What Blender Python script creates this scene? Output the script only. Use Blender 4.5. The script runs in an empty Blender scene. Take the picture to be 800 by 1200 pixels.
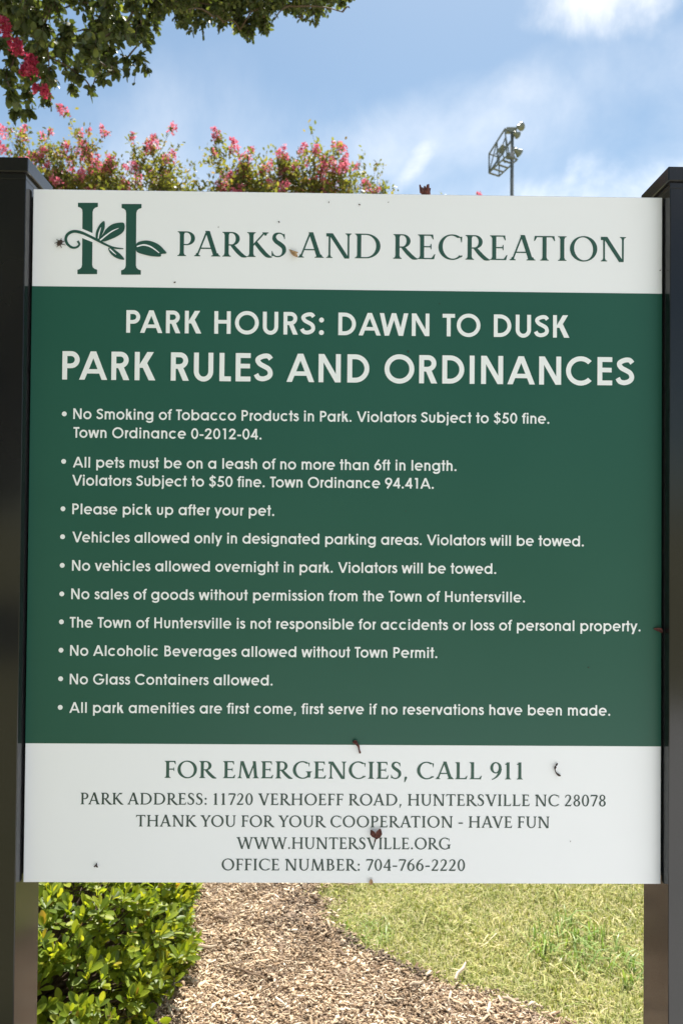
import bpy, bmesh, math, random
import numpy as np
from math import sin, cos, pi, radians
from mathutils import Vector, Matrix
from mathutils.geometry import delaunay_2d_cdt

rng = np.random.default_rng(7)
random.seed(7)
SC = bpy.context.scene
COL = SC.collection

# ------------------------------------------------------------------ camera
CZ = 1.5                                    # height of the middle of the sign board
cam_d = bpy.data.cameras.new("camera")
cam = bpy.data.objects.new("camera", cam_d)
COL.objects.link(cam)
pit, yaw, rol = 0.01433, -0.01169, 0.00854
F = Vector((-sin(yaw) * cos(pit), cos(yaw) * cos(pit), sin(pit)))
R_ = Vector((cos(yaw), sin(yaw), 0))
U_ = R_.cross(F)
R2 = R_ * cos(rol) + U_ * sin(rol)
U2 = U_ * cos(rol) - R_ * sin(rol)
M = Matrix((R2, U2, -F)).transposed().to_4x4()
M.translation = Vector((-0.0241, -1.2854, CZ + 0.0231))
cam.matrix_world = M
cam_d.sensor_fit = 'HORIZONTAL'
cam_d.sensor_width = 24.0
cam_d.lens = 26.01
cam_d.clip_start = 0.05
cam_d.clip_end = 3000
cam_d.dof.use_dof = True
cam_d.dof.focus_distance = 1.29
cam_d.dof.aperture_fstop = 8.5
SC.camera = cam

# ------------------------------------------------------------------ light
SUN_EL, SUN_AZ = 60.0, 14.0                 # azimuth measured from +Y (behind the sign) towards +X
wd = bpy.data.worlds.new("World")
SC.world = wd
wd.use_nodes = True
nt = wd.node_tree
nt.nodes.clear()
def N(nt, t, **kw):
    n = nt.nodes.new(t)
    for k, v in kw.items():
        setattr(n, k, v)
    return n
out = N(nt, 'ShaderNodeOutputWorld')
bg = N(nt, 'ShaderNodeBackground')
bg.inputs['Strength'].default_value = 0.057
sky = N(nt, 'ShaderNodeTexSky', sky_type='NISHITA', sun_disc=False)
sky.sun_elevation = radians(SUN_EL)
sky.sun_rotation = radians(SUN_AZ)
sky.air_density = 1.0
sky.dust_density = 0.6
sky.ozone_density = 1.6
tc = N(nt, 'ShaderNodeTexCoord')
def cloud_patch(center, scale, sharp, nscale, seed):
    """soft cloud round one direction of the sky, broken up by noise"""
    c = Vector(center).normalized()
    right = c.cross(Vector((0, 0, 1))).normalized()
    up = right.cross(c)
    comps = []
    for ax, s in ((right, scale[0]), (up, scale[1])):
        ang = scale[2]
        a2 = ax
        if ang:
            a2 = (right * cos(ang) + up * sin(ang)) if ax is right else (up * cos(ang) - right * sin(ang))
        d = N(nt, 'ShaderNodeVectorMath', operation='DOT_PRODUCT')
        nt.links.new(tc.outputs['Generated'], d.inputs[0])
        d.inputs[1].default_value = a2 / s
        m = N(nt, 'ShaderNodeMath', operation='POWER')
        ab = N(nt, 'ShaderNodeMath', operation='ABSOLUTE')
        nt.links.new(d.outputs['Value'], ab.inputs[0])
        nt.links.new(ab.outputs[0], m.inputs[0])
        m.inputs[1].default_value = 2
        comps.append(m)
    f = N(nt, 'ShaderNodeVectorMath', operation='DOT_PRODUCT')
    nt.links.new(tc.outputs['Generated'], f.inputs[0])
    f.inputs[1].default_value = c
    add = N(nt, 'ShaderNodeMath', operation='ADD')
    nt.links.new(comps[0].outputs[0], add.inputs[0]); nt.links.new(comps[1].outputs[0], add.inputs[1])
    nz = N(nt, 'ShaderNodeTexNoise')
    nz.inputs['Scale'].default_value = nscale
    nz.inputs['Detail'].default_value = 9
    nz.inputs['Roughness'].default_value = 0.58
    nz.inputs['Distortion'].default_value = 0.3
    mp = N(nt, 'ShaderNodeMapping')
    mp.inputs['Location'].default_value = (seed, seed * 1.7, -seed)
    nt.links.new(tc.outputs['Generated'], mp.inputs['Vector'])
    nt.links.new(mp.outputs['Vector'], nz.inputs['Vector'])
    m2 = N(nt, 'ShaderNodeMath', operation='MULTIPLY_ADD')   # 2.4*(noise-.5)
    nt.links.new(nz.outputs['Fac'], m2.inputs[0]); m2.inputs[1].default_value = 3.4; m2.inputs[2].default_value = -1.7
    s = N(nt, 'ShaderNodeMath', operation='SUBTRACT')
    nt.links.new(m2.outputs[0], s.inputs[0]); nt.links.new(add.outputs[0], s.inputs[1])
    mr = N(nt, 'ShaderNodeMapRange', interpolation_type='SMOOTHSTEP')
    mr.inputs['From Min'].default_value = -1.0
    mr.inputs['From Max'].default_value = sharp
    mr.inputs['To Max'].default_value = scale[3]
    nt.links.new(s.outputs[0], mr.inputs['Value'])
    g = N(nt, 'ShaderNodeMath', operation='GREATER_THAN'); g.inputs[1].default_value = 0
    nt.links.new(f.outputs['Value'], g.inputs[0])
    o = N(nt, 'ShaderNodeMath', operation='MULTIPLY')
    nt.links.new(mr.outputs[0], o.inputs[0]); nt.links.new(g.outputs[0], o.inputs[1])
    return o
CLOUDS = [                                   # direction, (half width, half height, tilt, opacity)
    ((0.37, 1, 0.735), (0.11, 0.05, -0.10, 1.0), 0.55, 7.0, 3.1, 9.5),
    ((0.25, 1, 0.60), (0.05, 0.03, -0.2, 0.5), 1.0, 9.0, 8.4, 9.0),
    ((0.108, 1, 0.487), (0.046, 0.014, 0.85, 0.75), 1.0, 16.0, 1.9, 10.0),
    ((0.37, 1, 0.440), (0.24, 0.060, 0.10, 0.95), 0.5, 6.0, 5.2, 11.0),
    ((0.22, 1, 0.56), (0.45, 0.060, 0.22, 0.55), 1.4, 5.0, 9.7, 10.0),
    ((-0.05, 1, 0.42), (1.3, 0.18, 0.0, 0.5), 1.3, 4.0, 2.2, 10.0),
    ((0.9, -1, 1.1), (0.7, 0.4, 0.0, 0.9), 0.6, 3.0, 4.0, 16.0),  # unseen bright cloud behind the viewer, added to light the sign front
]
tint = N(nt, 'ShaderNodeMix', data_type='RGBA', blend_type='MULTIPLY')      # camera white balance of the blue
tint.inputs['Factor'].default_value = 1
nt.links.new(sky.outputs['Color'], tint.inputs['A'])
tint.inputs['B'].default_value = (1.01, 1.10, 1.03, 1)
prev = tint.outputs['Result']
for c, s, sh, ns, sd, lum in CLOUDS:
    m = cloud_patch(c, s, sh, ns, sd)
    mx = N(nt, 'ShaderNodeMix', data_type='RGBA')
    nt.links.new(m.outputs[0], mx.inputs['Factor'])
    nt.links.new(prev, mx.inputs['A'])
    mx.inputs['B'].default_value = (lum, lum * 1.01, lum * 1.02, 1)
    prev = mx.outputs['Result']
nt.links.new(prev, bg.inputs['Color'])
nt.links.new(bg.outputs[0], out.inputs[0])

sd_ = bpy.data.lights.new("sun", 'SUN')
sd_.energy = 5.0
sd_.angle = radians(0.53)
sd_.color = (1.0, 0.95, 0.87)
sun = bpy.data.objects.new("sun", sd_)
COL.objects.link(sun)
sdir = Vector((cos(radians(SUN_EL)) * sin(radians(SUN_AZ)), cos(radians(SUN_EL)) * cos(radians(SUN_AZ)), sin(radians(SUN_EL))))
sun.rotation_euler = sdir.to_track_quat('Z', 'Y').to_euler()
sun.location = sdir * 30

vs = SC.view_settings
SC.display_settings.display_device = 'sRGB'
vs.view_transform = 'Standard'
vs.look = 'None'
vs.exposure = 1.23
vs.gamma = 1.0
vs.use_curve_mapping = False
SC.render.engine = 'CYCLES'
SC.cycles.use_denoising = True
SC.cycles.max_bounces = 8
SC.cycles.transparent_max_bounces = 8

# ------------------------------------------------------------------ helpers
def mesh_obj(name, verts, faces, mat=None, parent=None, smooth=False):
    me = bpy.data.meshes.new(name)
    me.from_pydata([tuple(map(float, v)) for v in verts], [], [tuple(int(i) for i in f) for f in faces])
    me.update()
    o = bpy.data.objects.new(name, me)
    COL.objects.link(o)
    if mat: me.materials.append(mat)
    if parent: o.parent = parent
    if smooth:
        for p in me.polygons: p.use_smooth = True
    return o
def fast_obj(name, V, Q, mat=None, parent=None, smooth=False):
    """big mesh from numpy arrays: V (n,3); Q (m,k)"""
    me = bpy.data.meshes.new(name)
    V = np.asarray(V, np.float32); Q = np.asarray(Q, np.int32)
    k = Q.shape[1]
    me.vertices.add(len(V)); me.vertices.foreach_set('co', V.ravel())
    me.loops.add(Q.size); me.loops.foreach_set('vertex_index', Q.ravel())
    me.polygons.add(len(Q)); me.polygons.foreach_set('loop_start', np.arange(0, Q.size, k, dtype=np.int32))
    me.polygons.foreach_set('loop_total', np.full(len(Q), k, np.int32))
    if smooth: me.polygons.foreach_set('use_smooth', np.ones(len(Q), bool))
    me.update(calc_edges=True)
    me.validate()
    o = bpy.data.objects.new(name, me)
    COL.objects.link(o)
    if mat: me.materials.append(mat)
    if parent: o.parent = parent
    return o
def thing(name, label, cat, loc=(0, 0, 0), group=None):
    o = bpy.data.objects.new(name, None)
    o.empty_display_size = 0.1
    COL.objects.link(o)
    o.location = loc
    o['label'] = label; o['category'] = cat
    if group: o['group'] = group
    return o
def tag(o, label, cat, group=None):
    o['label'] = label; o['category'] = cat
    if group: o['group'] = group
    return o
def box_bm(bm, x0, x1, y0, y1, z0, z1, bevel=0.0):
    vs_ = [bm.verts.new(p) for p in ((x0, y0, z0), (x1, y0, z0), (x1, y1, z0), (x0, y1, z0), (x0, y0, z1), (x1, y0, z1), (x1, y1, z1), (x0, y1, z1))]
    fs = [bm.faces.new([vs_[i] for i in f]) for f in ((3, 2, 1, 0), (4, 5, 6, 7), (0, 1, 5, 4), (1, 2, 6, 5), (2, 3, 7, 6), (3, 0, 4, 7))]
    if bevel:
        es = list({e for f in fs for e in f.edges})
        bmesh.ops.bevel(bm, geom=es, offset=bevel, segments=2, affect='EDGES', profile=0.5)
def bm_obj(name, bm, mat=None, parent=None, smooth=False):
    me = bpy.data.meshes.new(name)
    bm.normal_update()
    bm.to_mesh(me); bm.free()
    o = bpy.data.objects.new(name, me)
    COL.objects.link(o)
    if mat: me.materials.append(mat)
    if parent: o.parent = parent
    if smooth:
        for p in me.polygons: p.use_smooth = True
    return o
class MB:
    def __init__(s): s.v = []; s.f = []
    def tube(s, pts, rad, n=6):
        pts = [Vector(p) for p in pts]
        if not hasattr(rad, '__len__'): rad = [rad] * len(pts)
        b = len(s.v)
        for i, p in enumerate(pts):
            t = (pts[min(i + 1, len(pts) - 1)] - pts[max(i - 1, 0)]).normalized()
            a = t.cross(Vector((0.3, 0.2, 1)) if abs(t.z) < 0.9 else Vector((1, 0.1, 0))).normalized()
            c = t.cross(a)
            for k in range(n):
                q = 2 * pi * k / n
                s.v.append(p + (a * cos(q) + c * sin(q)) * rad[i])
        for i in range(len(pts) - 1):
            for k in range(n):
                k2 = (k + 1) % n
                s.f.append((b + i * n + k, b + i * n + k2, b + (i + 1) * n + k2, b + (i + 1) * n + k))
        s.f.append(tuple(b + k for k in range(n))[::-1])
        s.f.append(tuple(b + (len(pts) - 1) * n + k for k in range(n)))
    def box(s, c, h, rot=None):
        b = len(s.v)
        for dx in (-1, 1):
            for dy in (-1, 1):
                for dz in (-1, 1):
                    p = Vector((dx * h[0], dy * h[1], dz * h[2]))
                    if rot: p = rot @ p
                    s.v.append(p + Vector(c))
        for f in ((0, 1, 3, 2), (4, 6, 7, 5), (0, 4, 5, 1), (2, 3, 7, 6), (0, 2, 6, 4), (1, 5, 7, 3)):
            s.f.append(tuple(b + i for i in f))
    def obj(s, name, mat, parent=None, smooth=False):
        return mesh_obj(name, s.v, s.f, mat, parent, smooth)
def bez(p0, p1, p2, n):
    p0, p1, p2 = Vector(p0), Vector(p1), Vector(p2)
    return [p0 * (1 - t) ** 2 + p1 * 2 * t * (1 - t) + p2 * t * t for t in [i / n for i in range(n + 1)]]

def mat(name, col, rough=0.6, spec=0.5, metal=0.0):
    m = bpy.data.materials.new(name); m.use_nodes = True
    b = m.node_tree.nodes['Principled BSDF']
    b.inputs['Base Color'].default_value = (*col, 1)
    b.inputs['Roughness'].default_value = rough
    b.inputs['Specular IOR Level'].default_value = spec
    b.inputs['Metallic'].default_value = metal
    return m
def noise_mat(name, stops, scale, rough=0.6, bump=0.0, detail=6, spec=0.5, bscale=None, coat=0.0, rough_var=0.0):
    """principled surface whose colour wanders between the stops, with optional fine bump"""
    m = mat(name, stops[0][1], rough, spec)
    t = m.node_tree; b = t.nodes['Principled BSDF']
    co = N(t, 'ShaderNodeTexCoord')
    nz = N(t, 'ShaderNodeTexNoise'); nz.inputs['Scale'].default_value = scale; nz.inputs['Detail'].default_value = detail
    t.links.new(co.outputs['Object'], nz.inputs['Vector'])
    r = N(t, 'ShaderNodeValToRGB')
    el = r.color_ramp.elements
    while len(el) < len(stops): el.new(0.5)
    for e, (p, c) in zip(el, stops): e.position = p; e.color = (*c, 1)
    t.links.new(nz.outputs['Fac'], r.inputs['Fac']); t.links.new(r.outputs['Color'], b.inputs['Base Color'])
    if rough_var:
        mr = N(t, 'ShaderNodeMapRange'); mr.inputs['To Min'].default_value = rough - rough_var; mr.inputs['To Max'].default_value = rough + rough_var
        t.links.new(nz.outputs['Fac'], mr.inputs['Value']); t.links.new(mr.outputs[0], b.inputs['Roughness'])
    if bump:
        n2 = N(t, 'ShaderNodeTexNoise'); n2.inputs['Scale'].default_value = bscale or scale * 6; n2.inputs['Detail'].default_value = 5
        t.links.new(co.outputs['Object'], n2.inputs['Vector'])
        bp = N(t, 'ShaderNodeBump'); bp.inputs['Strength'].default_value = bump; bp.inputs['Distance'].default_value = 0.01
        t.links.new(n2.outputs['Fac'], bp.inputs['Height']); t.links.new(bp.outputs['Normal'], b.inputs['Normal'])
    return m
def island_mat(name, stops, rough=0.6, trans=0.0, tcol=None, spec=0.5):
    """every loose piece (leaf, chip, blade) takes its own colour from the stops; optional light through the leaf"""
    m = mat(name, stops[0][1], rough, spec)
    t = m.node_tree; b = t.nodes['Principled BSDF']
    g = N(t, 'ShaderNodeNewGeometry')
    r = N(t, 'ShaderNodeValToRGB')
    el = r.color_ramp.elements
    while len(el) < len(stops): el.new(0.5)
    for e, (p, c) in zip(el, stops): e.position = p; e.color = (*c, 1)
    t.links.new(g.outputs['Random Per Island'], r.inputs['Fac']); t.links.new(r.outputs['Color'], b.inputs['Base Color'])
    if trans:
        tr = N(t, 'ShaderNodeBsdfTranslucent')
        mx = N(t, 'ShaderNodeMix', data_type='RGBA', blend_type='MULTIPLY'); mx.inputs['Factor'].default_value = 1
        t.links.new(r.outputs['Color'], mx.inputs['A']); mx.inputs['B'].default_value = (*tcol, 1)
        t.links.new(mx.outputs['Result'], tr.inputs['Color'])
        ms = N(t, 'ShaderNodeMixShader'); ms.inputs['Fac'].default_value = trans
        o = t.nodes['Material Output']
        t.links.new(b.outputs[0], ms.inputs[1]); t.links.new(tr.outputs[0], ms.inputs[2]); t.links.new(ms.outputs[0], o.inputs['Surface'])
    return m

def drift(m, scale, lo, hi):
    """patches (dry, damp, trodden) over a whole area of small pieces"""
    t = m.node_tree; b = t.nodes['Principled BSDF']
    src = b.inputs['Base Color'].links[0].from_socket
    co = N(t, 'ShaderNodeTexCoord'); nz = N(t, 'ShaderNodeTexNoise'); nz.inputs['Scale'].default_value = scale; nz.inputs['Detail'].default_value = 4
    t.links.new(co.outputs['Object'], nz.inputs['Vector'])
    r = N(t, 'ShaderNodeValToRGB'); r.color_ramp.elements[0].position = .36; r.color_ramp.elements[1].position = .58
    r.color_ramp.elements[0].color = (*lo, 1); r.color_ramp.elements[1].color = (*hi, 1)
    t.links.new(nz.outputs['Fac'], r.inputs['Fac'])
    mx = N(t, 'ShaderNodeMix', data_type='RGBA', blend_type='MULTIPLY'); mx.inputs['Factor'].default_value = 1
    t.links.new(src, mx.inputs['A']); t.links.new(r.outputs['Color'], mx.inputs['B']); t.links.new(mx.outputs['Result'], b.inputs['Base Color'])

# ------------------------------------------------------------------ materials
m_white = noise_mat('white_sign_paint', [(0.3, (0.830, 0.828, 0.850)), (0.7, (0.848, 0.846, 0.866))], 3.0, 0.33, spec=0.45, rough_var=0.05)
m_green = noise_mat('green_sign_film', [(0.3, (0.016, 0.086, 0.059)), (0.7, (0.020, 0.094, 0.065))], 2.5, 0.34, spec=0.28, rough_var=0.05)
m_ink = mat('green_lettering_vinyl', (0.016, 0.075, 0.052), 0.4)
m_ink_dark = mat('dark_green_lettering_vinyl', (0.018, 0.045, 0.036), 0.4)
m_wht_ink = mat('white_lettering_vinyl', (0.83, 0.84, 0.835), 0.35)
m_post = noise_mat('dark_bronze_metal', [(0.35, (0.010, 0.010, 0.012)), (0.65, (0.014, 0.013, 0.014))], 5.0, 0.13, spec=0.5, rough_var=0.04)
m_post.node_tree.nodes['Principled BSDF'].inputs['IOR'].default_value = 1.48
m_alu = mat('brushed_aluminium', (0.45, 0.45, 0.45), 0.35, metal=0.9)

# ------------------------------------------------------------------ ground
EDGE = [(-0.4, 3.0), (0.3, 2.2), (0.75, 1.15), (1.0, 0.646), (1.127, 0.46), (1.24, 0.221), (1.38, 0.066), (1.53, -0.026), (1.825, -0.081), (2.3, -0.1), (3.2, 0.05), (5, 0.8), (7, 1.3), (9.3, 1.0), (9.9, -0.5)]
ey = np.array([e[0] for e in EDGE]); ex = np.array([e[1] for e in EDGE])
def edge_x(y):
    return np.interp(y, ey, ex) + 0.02 * np.sin(y * 31) + 0.013 * np.sin(y * 67 + 1)
m_lawn = noise_mat('lawn_soil', [(0.3, (0.16, 0.15, 0.05)), (0.5, (0.22, 0.20, 0.09)), (0.7, (0.12, 0.14, 0.035))], 6.0, 0.9, bump=0.6, bscale=120)
lawn = mesh_obj('lawn', [(-900, -900, 0), (900, -900, 0), (900, 900, 0), (-900, 900, 0)], [(0, 1, 2, 3)], m_lawn)
lawn['kind'] = 'structure'
m_mulch = noise_mat('mulch_soil', [(0.3, (0.16, 0.11, 0.075)), (0.6, (0.26, 0.19, 0.135)), (0.75, (0.33, 0.25, 0.18))], 45.0, 0.9, bump=0.9, bscale=160)
bv, bf = [], []
ys = np.linspace(-0.4, 9.9, 240)
NX = 60
for y in ys:
    xr = float(edge_x(y))
    for i in range(NX + 1):
        x = -5.5 + (xr + 5.5) * (1 - (1 - i / NX) ** 1.8)
        h = 0.006 + 0.006 * sin(x * 23 + 2 * sin(y * 9)) * sin(y * 19 + 1.3 * x)
        if i == NX: h = 0.003
        bv.append((x, y, max(h, 0.003)))
for j in range(len(ys) - 1):
    for i in range(NX):
        a = j * (NX + 1) + i
        bf.append((a, a + 1, a + NX + 2, a + NX + 1))
mulch = mesh_obj('mulch_bed', bv, bf, m_mulch, smooth=True)
mulch['kind'] = 'structure'
m_conc = noise_mat('bounce_concrete', [(0.3, (0.60, 0.595, 0.585)), (0.7, (0.68, 0.675, 0.665))], 4.0, 0.85, bump=0.3, bscale=90)
bm = bmesh.new(); box_bm(bm, -0.85, 30, -4.8, -0.42, -0.1, 0.03, 0.006)  # pale slab added out of view to bounce sunlight onto the board
pave = bm_obj('bounce_pavement', bm, m_conc); pave['kind'] = 'structure'

# ------------------------------------------------------------------ the sign: lettering engine
def clean(p): return [(float(a), float(b)) for a, b in p]
class G:
    """a glyph: overlapping strokes in cap-height units, united by a planar triangulation"""
    def __init__(s): s.p = []
    def poly(s, *pts): s.p.append(clean(pts)); return s
    def rect(s, x0, y0, x1, y1): return s.poly((x0, y0), (x1, y0), (x1, y1), (x0, y1))
    def ring(s, cx, cy, rx, ry, wx, wy, a0=0, a1=360, tilt=0, n=None):
        n = n or max(8, int(abs(a1 - a0) / 9))
        def pt(rx_, ry_, a, tl):
            x, y = rx_ * cos(a), ry_ * sin(a)
            return (cx + x * cos(tl) - y * sin(tl), cy + x * sin(tl) + y * cos(tl))
        tl = radians(tilt)
        for i in range(n):
            a, b = radians(a0 + (a1 - a0) * i / n), radians(a0 + (a1 - a0) * (i + 1) / n)
            q = pt(rx, ry, a, 0), pt(rx, ry, b, 0), pt(rx - wx, ry - wy, b, tl), pt(rx - wx, ry - wy, a, tl)
            s.poly(*q[:3]); s.poly(q[0], q[2], q[3])
        return s
    def stroke(s, pts, w, sub=6, smooth=True):
        P = [np.array(p, float) for p in pts]
        if not hasattr(w, '__len__'): w = [w] * len(P)
        if smooth and len(P) > 2:
            Q, W = [], []
            for i in range(len(P) - 1):
                p0, p1, p2, p3 = P[max(i - 1, 0)], P[i], P[i + 1], P[min(i + 2, len(P) - 1)]
                for k in range(sub):
                    t = k / sub
                    Q.append(0.5 * ((2 * p1) + (-p0 + p2) * t + (2 * p0 - 5 * p1 + 4 * p2 - p3) * t * t + (-p0 + 3 * p1 - 3 * p2 + p3) * t ** 3))
                    W.append(w[i] + (w[i + 1] - w[i]) * t)
            Q.append(P[-1]); W.append(w[-1])
        else: Q, W = P, list(w)
        L, Rr = [], []
        for i in range(len(Q)):
            t = Q[min(i + 1, len(Q) - 1)] - Q[max(i - 1, 0)]
            t = t / (np.hypot(*t) + 1e-9); nrm = np.array((-t[1], t[0]))
            L.append(Q[i] + nrm * W[i] / 2); Rr.append(Q[i] - nrm * W[i] / 2)
        for i in range(len(Q) - 1): s.poly(L[i], Rr[i], Rr[i + 1]); s.poly(L[i], Rr[i + 1], L[i + 1])
        return s
    def para(s, x0, y0, x1, y1, w):            # slanted stem, w measured along x
        return s.poly((x0, y0), (x0 + w, y0), (x1 + w, y1), (x1, y1))
    def tri(s):
        V, Fc = [], []
        for p in s.p:
            ar = sum(p[i][0] * p[(i + 1) % len(p)][1] - p[(i + 1) % len(p)][0] * p[i][1] for i in range(len(p)))
            if abs(ar) < 1e-7: continue
            if ar < 0: p = p[::-1]
            b = len(V); V += [Vector(q) for q in p]; Fc.append(list(range(b, b + len(p))))
        v, e, f, ov, oe, of = delaunay_2d_cdt(V, [], Fc, 0, 1e-5, True)
        keep = [list(fc) for fc, o in zip(f, of) if len(o)]
        return [(p.x, p.y) for p in v], keep

def sans(c, S):
    """geometric sans; returns (glyph, advance)"""
    g = G(); XH = 0.75; D = -0.26
    if c == ' ': return g, 0.36
    if c in 'PRB':
        x0 = 0.095; g.rect(x0, 0, x0 + S, 1)
        right = {'P': 0.70, 'R': 0.70, 'B': 0.66}[c]; lo = {'P': 0.40, 'R': 0.42, 'B': 0.49}[c]
        ry = (1 - lo) / 2; cx = right - ry
        g.rect(x0 + S * .5, 1 - S, cx, 1).rect(x0 + S * .5, lo, cx, lo + S * .95).ring(cx, 1 - ry, ry, ry, S, S, -90, 90)
        if c == 'R': g.para(0.52, 0, 0.30, lo + S * .5, S * 1.22); return g, 0.78
        if c == 'B':
            r2 = (lo + S * .95) / 2; cx2 = 0.72 - r2
            g.rect(x0 + S * .5, 0, cx2, S).rect(x0 + S * .5, lo, cx2, lo + S * .95).ring(cx2, r2, r2, r2, S, S, -90, 90); return g, 0.79
        return g, 0.76
    if c in 'AVW':
        d = S * 1.12
        if c == 'A':
            g.para(0.01, 0, 0.5 - d / 2, 1, d); g.para(0.99 - d, 0, 0.5 - d / 2, 1, d); g.rect(0.24, 0.22, 0.76, 0.22 + S * .9); return g, 1.0
        if c == 'V':
            g.para(0.47 - d / 2, 0, 0.01, 1, d); g.para(0.47 - d / 2, 0, 0.93 - d, 1, d); return g, 0.94
        h = 1.28; w = h / 2
        g.para(0.33 - d / 2, 0, 0.01, 1, d).para(0.33 - d / 2, 0, w - d / 2, 1, d).para(h - 0.33 - d / 2, 0, w - d / 2, 1, d).para(h - 0.33 - d / 2, 0, h - .01 - d, 1, d); return g, h
    if c == 'K':
        g.rect(0.095, 0, 0.095 + S, 1).para(0.095 + S * .6, 0.44, 0.76 - S * 1.35, 1, S * 1.35).para(0.83 - S * 1.4, 0, 0.30, 0.60, S * 1.35); return g, 0.83
    if c == 'H': g.rect(0.1, 0, 0.1 + S, 1).rect(0.82 - S, 0, 0.82, 1).rect(0.1, 0.45, 0.82, 0.45 + S * .95); return g, 0.92
    if c == 'N':
        g.rect(0.1, 0, 0.1 + S, 1).rect(0.88 - S, 0, 0.88, 1).para(0.88 - S * 1.15, 0, 0.1, 1, S * 1.15); return g, 0.98
    if c == 'O': return g.ring(0.565, 0.5, 0.525, 0.52, S, S), 1.13
    if c == 'C': return g.ring(0.56, 0.5, 0.525, 0.52, S, S, 43, 317), 1.02
    if c == 'G':
        g.ring(0.56, 0.5, 0.525, 0.52, S, S, 42, 352).rect(0.60, 0.40, 1.08, 0.40 + S * .9); return g, 1.13
    if c == 'D':
        g.rect(0.095, 0, 0.095 + S, 1).rect(0.095, 1 - S, 0.37, 1).rect(0.095, 0, 0.37, S).ring(0.37, 0.5, 0.5, 0.5, S, S, -90, 90); return g, 0.93
    if c == 'U':
        r = 0.34; g.rect(0.085, r, 0.085 + S, 1).rect(0.085 + 2 * r - S, r, 0.085 + 2 * r, 1).ring(0.085 + r, r, r, r + .02, S, S, 180, 360); return g, 0.85
    if c == 'S':
        k = (S - 0.1) * .5
        g.stroke([(0.595, 0.795), (0.50, 0.905 - k * .2), (0.335, 0.935 - k), (0.17, 0.86 - k), (0.135, 0.735), (0.215, 0.62), (0.36, 0.54), (0.52, 0.44), (0.575, 0.29), (0.51, 0.13 + k), (0.33, 0.062 + k), (0.16, 0.12 + k * .4), (0.075, 0.26)], S); return g, 0.70
    if c == 'T': g.rect(0.02, 1 - S, 0.57, 1).rect(0.295 - S / 2, 0, 0.295 + S / 2, 1); return g, 0.59
    if c == 'L': g.rect(0.095, 0, 0.095 + S, 1).rect(0.095, 0, 0.50, S); return g, 0.53
    if c == 'E': g.rect(0.095, 0, 0.095 + S, 1).rect(0.095, 0, 0.62, S).rect(0.095, 0.46, 0.60, 0.46 + S * .95).rect(0.095, 1 - S, 0.62, 1); return g, 0.70
    if c == 'I': g.rect(0.095, 0, 0.095 + S, 1); return g, 0.19 + S
    # lower case
    r = 0.375
    if c in 'oce':
        if c == 'o': g.ring(0.42, r, r + .005, r + .01, S, S); return g, 0.84
        if c == 'c': g.ring(0.42, r, r + .005, r + .01, S, S, 45, 315); return g, 0.80
        g.ring(0.42, r, r + .005, r + .01, S, S, -2, 312).rect(0.10, r - S * .42, 0.77, r + S * .36); return g, 0.84
    if c in 'adgq':
        g.ring(0.42, r, r, r + .01, S, S); X = 0.42 + r + .01
        top = 1.0 if c == 'd' else XH
        if c == 'g':
            g.rect(X - S, -0.02, X, XH).ring(X - 0.355, -0.02, 0.355, 0.27, S, S, 200, 360)
        else: g.rect(X - S, 0 if c != 'q' else D, X, top)
        return g, X + .085
    if c in 'bp':
        g.rect(0.085, D if c == 'p' else 0, 0.085 + S, 1 if c == 'b' else XH).ring(0.085 + r + .01, r, r, r + .01, S, S); return g, 0.89
    if c == 'f':
        g.rect(0.11, 0, 0.11 + S, 0.82).ring(0.11 + 0.24, 0.80, 0.24, 0.22, S, S * .95, 70, 180).rect(0.0, XH - S * .92, 0.34, XH); return g, 0.37
    if c == '\x01':                            # fi ligature
        g.rect(0.11, 0, 0.11 + S, 0.82).ring(0.11 + 0.22, 0.80, 0.22, 0.22, S, S * .95, 60, 180).rect(0.0, XH - S * .92, 0.34, XH)
        g.rect(0.46, 0, 0.46 + S, XH).ring(0.46 + S / 2, 0.93, S * .6, S * .6, S * .59, S * .59); return g, 0.70
    if c in 'hnmr':
        g.rect(0.085, 0, 0.085 + S, 1 if c == 'h' else XH)
        if c == 'r':
            g.stroke([(0.085 + S * .5, 0.40), (0.14 + S * .5, 0.58), (0.25, 0.655), (0.385, 0.66)], [S * .9, S, S, S]); return g, 0.40
        a = 0.285 if c != 'm' else 0.275
        cx = 0.085 + a; g.ring(cx, XH - a + .01, a, a, S, S, 0, 180).rect(cx + a - S, 0, cx + a, XH - a + .01)
        if c == 'm':
            cx2 = cx + 2 * a - S; g.ring(cx2, XH - a + .01, a, a, S, S, 0, 180).rect(cx2 + a - S, 0, cx2 + a, XH - a + .01); return g, cx2 + a + .085
        return g, cx + a + .085
    if c == 'u':
        a = 0.285; cx = 0.08 + a; g.ring(cx, a - .01, a, a, S, S, 180, 360).rect(0.08, a - .01, 0.08 + S, XH).rect(cx + a - S, a - .01, cx + a, XH); return g, cx + a + .08
    if c in 'il' or c == 'j':
        g.rect(0.09, D + .18 if c == 'j' else 0, 0.09 + S, 1 if c == 'l' else XH)
        if c != 'l': g.ring(0.09 + S / 2, 0.93, S * .6, S * .6, S * .59, S * .59)
        if c == 'j': g.ring(0.09 + S - .24, D + .19, .24, .22, S, S, 290, 360)
        return g, 0.18 + S
    if c == 'k': g.rect(0.085, 0, 0.085 + S, 1).para(0.085 + S * .5, 0.33, 0.60 - S * 1.4, XH, S * 1.4).para(0.70 - S * 1.45, 0, 0.26, 0.46, S * 1.4); return g, 0.70
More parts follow.
